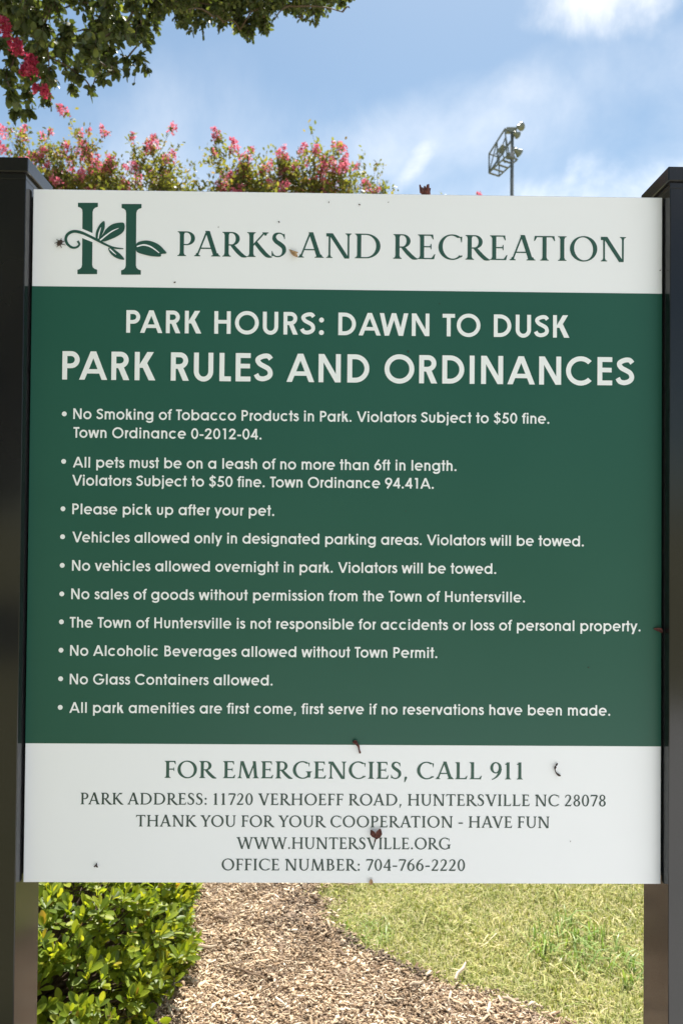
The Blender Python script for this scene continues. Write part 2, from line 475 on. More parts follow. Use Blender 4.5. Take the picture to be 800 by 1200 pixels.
    if c == 's':
        g.stroke([(0.435, 0.575), (0.36, 0.66), (0.25, 0.675), (0.145, 0.625), (0.13, 0.53), (0.21, 0.445), (0.33, 0.39), (0.43, 0.30), (0.43, 0.17), (0.33, 0.085), (0.20, 0.085), (0.06, 0.19)], S * .97); return g, 0.535
    if c == 't': g.rect(0.13, 0, 0.13 + S, 1.0).rect(0.01, XH - S * .92, 0.39, XH); return g, 0.40
    if c in 'vwy':
        d = S * 1.12
        if c == 'v': g.para(0.345 - d / 2, 0, 0.005, XH, d).para(0.345 - d / 2, 0, 0.685 - d, XH, d); return g, 0.69
        if c == 'w':
            h = 1.02; g.para(0.27 - d / 2, 0, 0.005, XH, d).para(0.27 - d / 2, 0, h / 2 - d / 2, XH, d).para(h - .27 - d / 2, 0, h / 2 - d / 2, XH, d).para(h - .27 - d / 2, 0, h - d, XH, d); return g, 1.025
        g.para(0.35 - d / 2, 0.02, 0.005, XH, d).para(0.14, D, 0.70 - d, XH, d); return g, 0.70
    # figures and marks
    if c == '0': return g.ring(0.375, 0.5, 0.335, 0.51, S, S), 0.757
    if c == '1': g.rect(0.30, 0, 0.30 + S, 1).rect(0.17, 1 - S, 0.35, 1); return g, 0.66
    if c == '2': g.stroke([(0.135, 0.68), (0.17, 0.84), (0.36, 0.925), (0.555, 0.85), (0.585, 0.70), (0.52, 0.54), (0.36, 0.34), (0.14, 0.09)], S).rect(0.055, 0, 0.69, S); return g, 0.757
    if c == '4': g.rect(0.46, 0, 0.46 + S, 1).rect(0.03, 0.20, 0.72, 0.20 + S * .95).para(0.03, 0.26, 0.47 - S * .2, 1, S * 1.2); return g, 0.757
    if c == '5': g.stroke([(0.10, 0.24), (0.17, 0.12), (0.34, 0.065), (0.54, 0.14), (0.60, 0.32), (0.53, 0.50), (0.36, 0.58), (0.17, 0.52)], S).rect(0.24, 1 - S, 0.66, 1).para(0.115, 0.47, 0.22, 1, S); return g, 0.757
    if c == '6': g.ring(0.375, 0.33, 0.335, 0.34, S, S).stroke([(0.115, 0.42), (0.30, 0.72), (0.50, 1.0)], S * 1.05, smooth=False); return g, 0.757
    if c == '9': g.ring(0.375, 0.67, 0.335, 0.34, S, S).stroke([(0.635, 0.58), (0.45, 0.28), (0.25, 0.0)], S * 1.05, smooth=False); return g, 0.757
    if c == '$':
        sg, _ = sans('S', S); g.p += [[(x + .03, y) for x, y in p] for p in sg.p]; g.rect(0.335 + .03 - S * .3, -0.1, 0.335 + .03 + S * .3, 1.1); return g, 0.757
    if c == '.': g.ring(0.17, S * .55, S * .62, S * .62, S * .61, S * .61); return g, 0.36
    if c == ',': g.poly((0.10, -0.17), (0.18, -0.17), (0.27, S * 1.1), (0.12, S * 1.1)); return g, 0.36
    if c == ':': g.ring(0.19, S * .6, S * .64, S * .64, S * .63, S * .63).ring(0.19, 0.66, S * .64, S * .64, S * .63, S * .63); return g, 0.38
    if c == '-': g.rect(0.05, 0.29, 0.42, 0.29 + S * .95); return g, 0.47
    raise ValueError(c)

def serif(c, T, t):
    """inscriptional roman capitals with bracketed serifs; T thick, t thin"""
    g = G(); e = 0.085
    def foot(xc0, xc1, y, up, el=e, er=e):          # flat serif under (up=1) or above (up=-1) a stem spanning xc0..xc1
        g.poly((xc0 - el, y), (xc1 + er, y), (xc1 + er, y + up * .028), (xc1 + .03 if er else xc1, y + up * .05), (xc1, y + up * .13), (xc0, y + up * .13), (xc0 - .03 if el else xc0, y + up * .05), (xc0 - el, y + up * .028))
    def stem(x, w=T, y0=0, y1=1, lo=True, hi=True, el=e, er=e):
        g.rect(x, y0, x + w, y1)
        if lo: foot(x, x + w, y0, 1, el, er)
        if hi: foot(x, x + w, y1, -1, el, er)
    def tick(x, y0, y1, w=.06): g.poly((x, y0), (x - w * .5, y1), (x - w, y1), (x - w * 1.6, y0))
    if c == ' ': return g, 0.30
    if c == 'I': stem(0.13); return g, 0.26 + T
    if c in 'PRB':
        x = 0.12; right = {'P': .70, 'R': .70, 'B': .65}[c]; lo = {'P': .44, 'R': .45, 'B': .50}[c]
        stem(x, er=e if c != 'B' else 0)
        ry = (1 - lo) / 2; cx = right - ry * 1.12
        g.rect(x, 1 - t, cx, 1).rect(x + T * .5, lo, cx, lo + t).ring(cx, 1 - ry, ry * 1.12, ry, T * .98, t, -90, 90)
        if c == 'R': g.stroke([(0.40, lo + .03), (0.60, 0.24), (0.80, 0.05), (0.98, -0.005)], [T * .8, T * 1.02, T * .95, .02]); return g, 0.90
        if c == 'B':
            r2 = (lo + t) / 2; cx2 = 0.73 - r2 * 1.15; g.rect(x, 0, cx2, t).ring(cx2, r2, r2 * 1.15, r2, T, t, -90, 90); return g, 0.80
        return g, 0.74
    if c == 'D':
        stem(0.12, er=0); g.rect(0.12, 1 - t, 0.46, 1).rect(0.12, 0, 0.46, t).ring(0.46, 0.5, 0.56, 0.5, T * 1.05, t, -90, 90); return g, 1.08
    if c == 'O': g.ring(0.57, 0.5, 0.53, 0.52, T * 1.05, t, tilt=9); return g, 1.14
    if c in 'CG':
        g.ring(0.57, 0.5, 0.53, 0.52, T * 1.05, t, 48, 312, tilt=7)
        x = 0.57 + 0.53 * cos(radians(48)); g.poly((x - .05, 0.92), (x + .035, 0.93), (x + .02, 0.70), (x - .005, 0.70))
        if c == 'C': g.poly((x - .07, 0.09), (x + .02, 0.19), (x + .045, 0.12), (x - .02, 0.085)); return g, 1.0
        g.rect(0.86 - T * .15, 0.06, 0.86 + T * .85, 0.42); foot(0.86 - T * .15, 0.86 + T * .85, 0.42, -1); return g, 1.10
    if c in 'EFL':
        stem(0.12, er=0.0 if c != 'F' else e)
        if c == 'F': pass
        if c != 'L':
            g.rect(0.12, 1 - t, 0.62, 1).poly((0.54, 1 - t), (0.62, 1), (0.645, 0.80), (0.61, 0.81))
            g.rect(0.12, 0.48, 0.56, 0.48 + t).poly((0.535, 0.40), (0.56, 0.40), (0.56, 0.62), (0.535, 0.62), (0.50, 0.51))
        if c != 'F':
            X = 0.66; g.rect(0.12, 0, X, t).poly((X - .09, t), (X, 0), (X + .05, 0.21), (X + .01, 0.20)); return g, 0.74
        return g, 0.67
    if c == 'H': stem(0.12); stem(0.95 - T); g.rect(0.12, 0.48, 0.95, 0.48 + t); return g, 1.07
    if c == 'A':
        tt = t * 1.35
        g.para(0.08, 0, 0.46 - tt * .1, 1.02, tt * 1.0).para(0.92 - T * 1.12, 0, 0.42, 1.03, T * 1.1).rect(0.22, 0.30, 0.72, 0.30 + t)
        foot(0.09, 0.09 + tt, 0, 1); foot(0.92 - T * 1.12, 0.92, 0, 1); return g, 1.0
    if c == 'V':
        tt = t * 1.35
        g.para(0.46, -0.02, 0.08, 1, T * 1.12).para(0.48, -0.02, 0.90 - tt, 1, tt); foot(0.08, 0.08 + T * 1.1, 1, -1); foot(0.90 - tt, 0.90, 1, -1); return g, 0.98
    if c == 'W':
        tt = t * 1.3
        g.para(0.40, -0.02, 0.07, 1, T * 1.08).para(0.42, -0.02, 0.76, 1.0, tt).para(0.98, -0.02, 0.68, 1.0, T * 1.08).para(1.0, -0.02, 1.36 - tt, 1, tt)
        foot(0.07, 0.07 + T * 1.05, 1, -1); foot(1.36 - tt, 1.36, 1, -1); foot(0.68, 0.68 + T, 1, -1, .06, .03); return g, 1.43
    if c == 'N':
        tt = t * 1.4
        stem(0.14, tt, hi=False); stem(0.94 - tt, tt, y0=0, lo=False); g.para(0.94 - T * 1.15, -0.02, 0.12, 1, T * 1.15); foot(0.05, 0.05 + T * 1.4, 1, -1, 0, 0); return g, 1.07
    if c == 'M':
        tt = t * 1.3
        g.para(0.12, 0, 0.20, 1, tt); foot(0.12, 0.12 + tt, 0, 1)
        g.para(0.60 - T * .35, -0.01, 0.19, 1, T * 1.08).para(0.60 - T * .1, -0.01, 1.0 - tt * .6, 1, tt)
        g.para(1.12 - T, 0, 1.03 - T, 1, T); foot(1.12 - T, 1.12, 0, 1); return g, 1.23
    if c == 'K':
        stem(0.12); g.para(0.20, 0.44, 0.72 - t, 1, t * 1.5); foot(0.70, 0.70 + t * 1.4, 1, -1)
        g.stroke([(0.36, 0.58), (0.60, 0.27), (0.80, 0.06), (0.99, -0.005)], [T * .9, T * 1.05, T * .95, .02]); return g, 0.90
    if c == 'S':
        g.stroke([(0.53, 0.80), (0.46, 0.93), (0.32, 0.975), (0.18, 0.91), (0.145, 0.77), (0.22, 0.64), (0.37, 0.53), (0.505, 0.40), (0.52, 0.22), (0.42, 0.07), (0.26, 0.025), (0.13, 0.085), (0.065, 0.22)], [t * .5, t, t, T * .75, T * .95, T * 1.05, T * 1.1, T * 1.05, T * .9, t * 1.2, t, t, t * .5]); 
        g.poly((0.49, 0.93), (0.545, 0.96), (0.555, 0.74), (0.53, 0.74)).poly((0.05, 0.25), (0.075, 0.25), (0.12, 0.06), (0.05, 0.03)); return g, 0.65
    if c == 'T':
        stem(0.43 - T / 2, hi=False); g.rect(0.05, 1 - t, 0.81, 1)
        g.poly((0.05, 1), (0.14, 1 - t), (0.055, 0.80), (0.02, 0.80)).poly((0.81, 1), (0.72, 1 - t), (0.805, 0.80), (0.84, 0.80)); return g, 0.86
    if c == 'U':
        tt = t * 1.35
        stem(0.12, y0=0.34, lo=False); stem(0.86 - tt, tt, y0=0.34, lo=False)
        g.ring((0.12 + 0.86) / 2, 0.36, 0.37, 0.38, T, t, 180, 270).ring((0.12 + 0.86) / 2, 0.36, 0.37, 0.38, tt, t, 270, 360); return g, 0.98
    if c == 'Y':
        stem(0.44 - T / 2, y1=0.5, hi=False); tt = t * 1.3
        g.para(0.44 - T / 2, 0.44, 0.07, 1, T * 1.1).para(0.44 - tt * .2, 0.44, 0.81 - tt, 1, tt); foot(0.07, 0.07 + T * 1.1, 1, -1); foot(0.81 - tt, 0.81, 1, -1, .07, .07); return g, 0.88
    if c == '0': g.ring(0.35, 0.5, 0.315, 0.515, T * .95, t); return g, 0.70
    if c == '1': stem(0.27 - T / 2, hi=False); g.poly((0.27 - T / 2, 0.86), (0.27 + T / 2, 1.01), (0.27 + T / 2 - .02, 1.01), (0.10, 0.90), (0.10, 0.87)); return g, 0.60
    if c == '2':
        g.stroke([(0.10, 0.74), (0.17, 0.90), (0.33, 0.965), (0.48, 0.88), (0.51, 0.70), (0.43, 0.50), (0.27, 0.27), (0.10, 0.06)], [t * .5, t, t, T * .8, T, T * .85, t * 1.3, t]).rect(0.05, 0, 0.56, t * 1.5).poly((0.50, 0), (0.56, 0), (0.63, 0.2), (0.605, 0.2)); return g, 0.68
    if c == '4':
        g.rect(0.42, 0, 0.42 + T, 1).rect(0.03, 0.25, 0.65, 0.25 + t * 1.2).para(0.03, 0.27, 0.43, 1, t * 1.3); foot(0.42, 0.42 + T, 0, 1, .06, .06); return g, 0.70
    if c == '6': g.ring(0.35, 0.32, 0.31, 0.335, T * .95, t).stroke([(0.10, 0.36), (0.16, 0.62), (0.32, 0.86), (0.56, 1.02)], [T, T * .9, t * 1.4, t * .6]); return g, 0.70
    if c == '9': g.ring(0.35, 0.68, 0.31, 0.335, T * .95, t).stroke([(0.60, 0.64), (0.54, 0.38), (0.38, 0.14), (0.14, -0.02)], [T, T * .9, t * 1.4, t * .6]); return g, 0.70
    if c == '7': g.rect(0.07, 1 - t * 1.5, 0.60, 1).poly((0.07, 1), (0.13, 1 - t), (0.065, 0.80), (0.035, 0.80)).para(0.17, 0, 0.53, 1 - t, T * .85); return g, 0.66
    if c == '8': g.ring(0.34, 0.755, 0.25, 0.255, T * .8, t).ring(0.34, 0.26, 0.29, 0.275, T * .95, t); return g, 0.68
    if c == '.': g.ring(0.16, 0.075, 0.085, 0.085, .084, .084); return g, 0.32
    if c == ':': g.ring(0.16, 0.075, 0.085, 0.085, .084, .084).ring(0.16, 0.52, 0.085, 0.085, .084, .084); return g, 0.34
    if c == ',': g.poly((0.07, -0.20), (0.13, -0.17), (0.24, 0.08), (0.20, 0.14), (0.10, 0.12)); return g, 0.34
    if c == '-': g.rect(0.05, 0.34, 0.43, 0.34 + t * 1.4); return g, 0.48
    raise ValueError(c)

KERN = {'PA': -.12, 'AV': -.14, 'VA': -.14, 'AT': -.12, 'TA': -.12, 'To': -.08, 'TO': -.03, 'Ve': -.06, 'Vi': -.03, 'AW': -.12, 'WN': 0, 'Pa': -.03, 'KS': -.02, 'AU': -.02, 'Pl': 0, 'YO': -.06, 'KA': -.02, 'LL': 0, 'AC': -.02, 'LV': -.1, 'RO': -.02, 'FO': -.02, 'OA': -.04, 'KY': -.02}
CACHE = {}
YP = {}
def set_text(name, text, u0, u1, base, cap, font, S, matr, parent, yplane, label, thin=None, words=False):
    text = text.replace('fi', '\x01')
    fn = (lambda c: sans(c, S)) if font == 'sans' else (lambda c: serif(c, S, thin))
    gl, x = [], 0.0
    ks = 1.0
    for i, c in enumerate(text):
        key = (font, c, S, thin)
        if key not in CACHE:
            g, adv = fn(c); CACHE[key] = (g.tri() if g.p else ([], []), adv)
        (v, f), adv = CACHE[key]
        if i: x += KERN.get(text[i - 1] + c, 0)
        gl.append((v, f, x)); x += adv
    ink0 = gl[0][2] + min(p[0] for p in gl[0][0])
    ink1 = gl[-1][2] + max(p[0] for p in gl[-1][0])
    want = (u1 - u0) / cap
    track = (want - (ink1 - ink0)) / (len(text) - 1)
    sx = 1.0
    tc_ = min(max(track, -0.03), 0.05)
    if tc_ != track:
        sx = (want - tc_ * (len(text) - 1)) / (ink1 - ink0); track = tc_
    if words:
        parts, cur = [], []
        for i, q in enumerate(gl):
            if text[i] == ' ': parts.append(cur); cur = []
            else: cur.append(i)
        parts.append(cur)
    else: parts = [range(len(gl))]
    for ids in parts:
      V, Fc = [], []
      for i in ids:
        v, f, gx = gl[i]
        b = len(V)
        for p in v: V.append((u0 + cap * (sx * (gx + p[0] - ink0) + track * i), yplane, base + cap * p[1]))
        for t in f: Fc.append([b + k for k in t])
      o = mesh_obj(name, V, Fc, matr, parent)
      o['label'] = ('white word ' + ''.join(text[i] for i in ids)) if words else label
#PART2
# ------------------------------------------------------------------ the sign itself
sign = thing('park_sign', 'large green and white park rules sign board framed by two dark metal posts', 'sign', (0, 0, 0))
W2, H2 = 0.55, 0.5997
bm = bmesh.new(); box_bm(bm, -W2, W2, 0, 0.010, CZ - H2, CZ + H2, 0.0012)
panel = bm_obj('panel', bm, m_white, sign)
bm = bmesh.new(); box_bm(bm, -W2 + .0006, W2 - .0006, -0.0005, 0.004, CZ - 0.3615, CZ + 0.4294)
field = bm_obj('green_field', bm, m_green, panel)
field['label'] = 'dark green middle of the board'
for s in (-1, 1):
    bm = bmesh.new()
    x0, x1 = (0.5525, 0.654) if s > 0 else (-0.654, -0.5528)
    box_bm(bm, x0, x1, -0.0240, 0.0775, -0.3, 2.118, 0.0012)
    post = bm_obj('post', bm, m_post, sign)
    bm = bmesh.new(); box_bm(bm, x0 - .0055, x1 + .0055, -0.0300, 0.0835, 2.1155, 2.1405, 0.0015)
    box_bm(bm, x0 - .0005, x1 + .0005, -0.0250, 0.0785, 2.105, 2.1153, 0.0005)
    bm_obj('cap', bm, m_post, post)
    # channel that carries the board
    bm = bmesh.new()
    a, b = (0.522, 0.5523) if s > 0 else (-0.5526, -0.522)
    box_bm(bm, a, b, 0.0105, 0.0135, CZ - H2 + .01, CZ + H2 - .01)
    e0, e1 = (0.5495, 0.5523) if s > 0 else (-0.5526, -0.5495)
    box_bm(bm, e0, e1, 0.0137, 0.034, CZ - H2 + .01, CZ + H2 - .01)
    bm_obj('channel', bm, m_post, sign)

Y_G, Y_W = -0.0009, -0.0004
rules = [
 ('PARK HOURS: DAWN TO DUSK', -0.3854, 0.3865, 0.3500, 0.0395, 'sans', 0.172, m_wht_ink, Y_G),
 ('PARK RULES AND ORDINANCES', -0.4950, 0.5006, 0.2673, 0.0494, 'sans', 0.172, m_wht_ink, Y_G),
 ('No Smoking of Tobacco Products in Park. Violators Subject to $50 fine.', -0.4749, 0.3521, 0.1987, 0.0185),
 ('Town Ordinance 0-2012-04.', -0.4742, -0.1490, 0.1663, 0.0185),
 ('All pets must be on a leash of no more than 6ft in length.', -0.4745, 0.1903, 0.1147, 0.0185),
 ('Violators Subject to $50 fine. Town Ordinance 94.41A.', -0.4753, 0.1509, 0.0834, 0.0185),
 ('Please pick up after your pet.', -0.4743, -0.1257, 0.0337, 0.0185),
 ('Vehicles allowed only in designated parking areas. Violators will be towed.', -0.4736, 0.4133, -0.0148, 0.0184),
 ('No vehicles allowed overnight in park. Violators will be towed.', -0.4735, 0.2606, -0.0640, 0.0184),
 ('No sales of goods without permission from the Town of Huntersville.', -0.4742, 0.3110, -0.1131, 0.0184),
 ('The Town of Huntersville is not responsible for accidents or loss of personal property.', -0.4760, 0.5130, -0.1621, 0.0184),
 ('No Alcoholic Beverages allowed without Town Permit.', -0.4748, 0.1590, -0.2106, 0.0184),
 ('No Glass Containers allowed.', -0.4747, -0.1255, -0.2598, 0.0183),
 ('All park amenities are first come, first serve if no reservations have been made.', -0.4747, 0.4605, -0.3087, 0.0183),
]
for r in rules:
    t, u0, u1, b, h = r[:5]
    f, S, mt, yp = r[5:] if len(r) > 5 else ('sans', 0.158, m_wht_ink, Y_G)
    set_text('lettering', t, u0, u1, CZ + b, h, f, S, mt, panel, yp, 'white line reading ' + t, words=len(r) > 5)
serifs = [
 ('PARKS AND RECREATION', -0.2983, 0.4857, 0.4853, 0.0433, 0.158, 0.050, m_ink),
 ('FOR EMERGENCIES, CALL 911', -0.3100, 0.3090, -0.4199, 0.0293, 0.165, 0.065, m_ink),
 ('PARK ADDRESS: 11720 VERHOEFF ROAD, HUNTERSVILLE NC 28078', -0.4536, 0.4535, -0.4658, 0.0199, 0.165, 0.078, m_ink_dark),
 ('THANK YOU FOR YOUR COOPERATION - HAVE FUN', -0.3582, 0.3557, -0.5034, 0.0197, 0.165, 0.078, m_ink_dark),
 ('WWW.HUNTERSVILLE.ORG', -0.1853, 0.1848, -0.5409, 0.0199, 0.165, 0.078, m_ink_dark),
 ('OFFICE NUMBER: 704-766-2220', -0.2102, 0.2096, -0.5779, 0.0199, 0.165, 0.078, m_ink_dark),
]
for t, u0, u1, b, h, T, tn, mt in serifs:
    set_text('lettering', t, u0, u1, CZ + b, h, 'serif', T, mt, panel, Y_W, 'green line reading ' + t, tn)
for z in (0.2075, 0.125, 0.0429, -0.0055, -0.0549, -0.1042, -0.1524, -0.2012, -0.2504, -0.2995):
    g = G().ring(0, 0, .0042, .0042, .0041, .0041, n=18)
    v, f = g.tri()
    mesh_obj('bullet', [(-0.4904 + p[0], Y_G, CZ + z + p[1]) for p in v], f, m_wht_ink, panel)

# emblem: a serif letter H whose crossbar is a vine with leaves
def LG(X, Y):
    x, y = 60 + X / 5.714, 225 + Y / 5.714
    return (-.4709 + .001481 * (x - 92.2) + .00002 * (y - 237.7), .5758 - .001493 * (y - 237.7) + .00002 * (x - 92.2))
def smooth_poly(pts, sub=5):
    P = [np.array(p, float) for p in pts]; n = len(P); Q = []
    for i in range(n):
        p0, p1, p2, p3 = P[i - 1], P[i], P[(i + 1) % n], P[(i + 2) % n]
        for k in range(sub):
            t = k / sub
            Q.append(tuple(0.5 * ((2 * p1) + (-p0 + p2) * t + (2 * p0 - 5 * p1 + 4 * p2 - p3) * t * t + (-p0 + 3 * p1 - 3 * p2 + p3) * t ** 3)))
    return Q
def emblem(g, y, mt, name, parent):
    v, f = g.tri()
    # the drawing's Y runs down, so the faces are turned round
    o = mesh_obj(name, [(LG(*p)[0], y, CZ + LG(*p)[1]) for p in v], [t[::-1] for t in f], mt, parent)
    return o
g = G()
for dx, y0, y1 in ((0, 71, 549), (292, 79, 553)):
    c0, c1 = 245 + dx, 241 + dx
    g.poly((c0 - 65, y0), (c0 + 68, y0), (c0 + 68, y0 + 27), (c0 + 50, y0 + 33), (c0 + 38, y0 + 44), (c0 + 33, y0 + 62), (c1 + 34, y1 - 62), (c1 + 38, y1 - 46), (c1 + 50, y1 - 35), (c1 + 67, y1 - 29), (c1 + 67, y1), (c1 - 65, y1), (c1 - 65, y1 - 29), (c1 - 48, y1 - 35), (c1 - 38, y1 - 46), (c1 - 34, y1 - 62), (c0 - 35, y0 + 62), (c0 - 38, y0 + 44), (c0 - 48, y0 + 33), (c0 - 65, y0 + 27))
logo = emblem(g, Y_W, m_ink, 'emblem', panel)
logo['label'] = 'green letter H emblem with a leafy vine'
g = G(); g.poly((196, 240), (288, 279), (288, 340), (196, 303))
emblem(g, Y_W - .0003, m_white, 'emblem_gap', panel)
g = G()
g.stroke([(178, 328), (190, 350), (173, 369), (143, 372), (112, 350), (99, 315), (112, 283), (150, 264), (200, 271), (260, 297), (320, 328), (370, 354), (420, 373), (484, 380)], [15, 13, 13, 15, 17, 18, 19, 19, 19, 17, 16, 13, 12, 6])
for lf in ([(303, 318), (299, 280), (312, 240), (335, 207), (357, 196), (359, 238), (346, 275), (322, 318)],
           [(318, 322), (345, 285), (370, 247), (410, 216), (460, 205), (488, 209), (493, 240), (480, 270), (440, 298), (390, 320), (352, 331)],
           [(384, 376), (393, 405), (420, 432), (455, 449), (490, 452), (468, 420), (438, 395), (408, 374)]):
    Q = smooth_poly(lf)
    c = np.mean(Q, 0)
    for i in range(len(Q)): g.poly(tuple(c), Q[i], Q[(i + 1) % len(Q)])
emblem(g, Y_W - .0006, m_ink, 'emblem_vine', panel)
g = G()
Q = smooth_poly([(572, 345), (620, 326), (670, 330), (720, 352), (755, 385), (772, 410), (738, 416), (731, 432), (680, 431), (630, 421), (572, 398)])
c = np.mean(Q, 0)
for i in range(len(Q)): g.poly(tuple(c), Q[i], Q[(i + 1) % len(Q)])
emblem(g, Y_W - .0006, m_ink, 'emblem_leaf', panel)
for pts, ws in (([(316, 312), (322, 275), (334, 238)], [7, 8, 3]), ([(328, 324), (370, 290), (410, 262), (452, 243)], [9, 9, 8, 3]),
                ([(392, 380), (415, 402), (436, 420)], [8, 8, 3]), ([(574, 366), (620, 355), (670, 369), (724, 408)], [8, 10, 10, 5])):
    emblem(G().stroke(pts, ws), Y_W - .0009, m_white, 'emblem_vein', panel)

# ------------------------------------------------------------------ litter caught on the sign
m_dry = noise_mat('dried_petal', [(0.35, (0.055, 0.014, 0.012)), (0.65, (0.12, 0.03, 0.02))], 300, 0.8)
m_drydark = noise_mat('dried_stem', [(0.35, (0.02, 0.015, 0.012)), (0.65, (0.06, 0.03, 0.02))], 300, 0.8)
m_tan = noise_mat('tan_bract', [(0.35, (0.45, 0.30, 0.17)), (0.65, (0.30, 0.17, 0.08))], 300, 0.8)
def petal(mb, c, L, W, ang, lift=.004):
    c = Vector(c); d = Vector((cos(ang), 0, sin(ang))); s = Vector((-sin(ang), 0, cos(ang))); n = Vector((0, -1, 0)); b = len(mb.v)
    for t, w, l in ((0, .15, 0), (.35, .9, .6), (.7, 1, 1.0), (1, .25, .5)):
        for k in (-1, 0, 1): mb.v.append(c + d * L * t + s * W * .5 * w * k + n * (lift * l + (.0015 if k else .0003)))
    for i in range(3):
        for k in range(2):
            a = b + i * 3 + k
            mb.f.append((a, a + 1, a + 4, a + 3)); 
def litter(name, build, m, label, cat, u, v, y=-0.0012, group=None):
    mb = MB(); build(mb)
    o = mb.obj(name, m); o.location = (u, y, CZ + v)
    return tag(o, label, cat, group)
def b_bug(mb):
    for i in range(7):
        a = i * .9 + .3
        mb.tube([(0, 0, 0), (.004 * cos(a), -.002, .004 * sin(a)), (.010 * cos(a + .2), -.0005, .009 * sin(a + .2))], [.0012, .0008, .0004], 5)
    mb.tube([(-.004, -.001, -.004), (0, -.003, 0), (.003, -.001, .004)], [.002, .0045, .002], 6)
litter('dead_bug', b_bug, m_drydark, 'small black dead bug stuck to the white board left of the vine emblem', 'bug', -0.5013, 0.5047)
def b_curl(mb): mb.tube([(-.008, -.001, .010), (-.003, -.004, .009), (.001, -.005, .004), (.002, -.003, -.002), (.004, -.001, -.009)], [.0022, .0028, .0022, .0014, .0019], 6); petal(mb, (-.009, 0, .010), .008, .006, .2)
litter('dried_stalk', b_curl, m_dry, 'curled dark stalk stuck where the green field meets the lower white band', 'stalk', 0.0225, -0.3658)
def b_hook(mb): mb.tube([(.001, -.001, .011), (-.0015, -.002, .009), (-.0035, -.003, .006), (-.0045, -.003, .002), (-.0035, -.003, -.002), (-.001, -.002, -.006), (.003, -.001, -.009), (.006, -.001, -.010)], [.0008, .0018, .0020, .0011, .0009, .0012, .0021, .0012], 6)
litter('dried_stalk', b_hook, m_drydark, 'black hooked stalk stuck to the white band right of the number 911', 'stalk', 0.3679, -0.4024)
def b_pet(mb):
    petal(mb, (.001, -.001, -.010), .020, .011, 1.25, .006); petal(mb, (0, -.001, -.008), .017, .009, 2.1, .005); mb.tube([(.002, -.001, -.004), (-.002, -.002, -.014)], [.0014, .001], 5)
litter('dried_petal', b_pet, m_dry, 'dark red dried petal stuck above the web address on the lower band', 'petal', 0.0547, -0.5124)
def b_tan(mb): petal(mb, (-.008, 0, .005), .018, .008, -.75, .004); mb.tube([(-.009, -.004, .005), (-.002, -.006, .001), (.006, -.004, .000)], [.001, .0016, .001], 5)
litter('dried_bract', b_tan, m_tan, 'tan dried leaf scrap stuck between the words PARKS and AND', 'leaf scrap', -0.0948, 0.4921)
def b_small(mb): mb.tube([(-.003, -.001, -.002), (0, -.002, .001), (.003, -.001, -.003)], [.0012, .0018, .0008], 5); mb.tube([(.001, -.001, .004), (.001, -.002, -.002)], [.0006, .0012], 5)
litter('dead_bug', b_small, m_drydark, 'tiny dark dead bug near the lower left corner of the white board', 'bug', -0.425, -0.5696)
def b_yel(mb): petal(mb, (0, 0, -.003), .011, .007, 1.5, .003)
litter('dried_petal', b_yel, m_tan, 'small yellowish petal stuck on the bottom edge of the board', 'petal', 0.0465, -0.5985)
def b_red(mb): petal(mb, (-.010, 0, .002), .016, .007, -.15, .004); petal(mb, (-.004, 0, .003), .012, .006, -.7, .004)
litter('dried_petal', b_red, m_dry, 'dark red petal wedged at the right edge of the green field', 'petal', 0.5449, -0.1589)
def b_bud(mb):
    for i in range(9):
        a = 2 * pi * i / 9; w = .5 + .5 * (i % 2)
        mb.tube([(0, 0, 0), (.008 * cos(a) * w, .006 * sin(a), .005), (.0115 * cos(a) * w, .009 * sin(a), .013 + .002 * (i % 3))], [.002, .0035, .0012], 6)
    mb.tube([(0, 0, -.001), (0, 0, .006)], [.005, .005], 8)
litter('dried_flower_head', b_bud, m_dry, 'dark red dried flower head sitting on the top edge of the board', 'flower head', 0.134, 0.6002, y=0.005)
spk = [(.0684, .5842), (.0177, .579), (-.0361, .5828), (-.2276, .5367), (-.1221, .5471), (.5459, .4702), (.1593, .4069), (.1047, .3225), (.4222, -.2249), (.3922, -.5259), (-.3022, .4386), (-.2323, -.1126), (.1023, .044)]
mb = MB(); mb.tube([(-.0012, -.0001, -.001), (0, -.0008, .0002), (.0006, -.0001, .0014)], [.0005, .0009, .0004], 5)
sp0 = mb.obj('dirt_speck', m_drydark)
for i, (u, v) in enumerate(spk):
    o = sp0 if i == 0 else sp0.copy()
    if i: COL.objects.link(o)
    o.location = (u, -.0009, CZ + v); o.rotation_euler = (0, i * 1.3, 0); o.scale = [(0.7, 1.2, .9)[i % 3]] * 3
    tag(o, 'tiny dark speck of dirt dotted on the sign board', 'dirt speck', 'specks of dirt on the sign board')

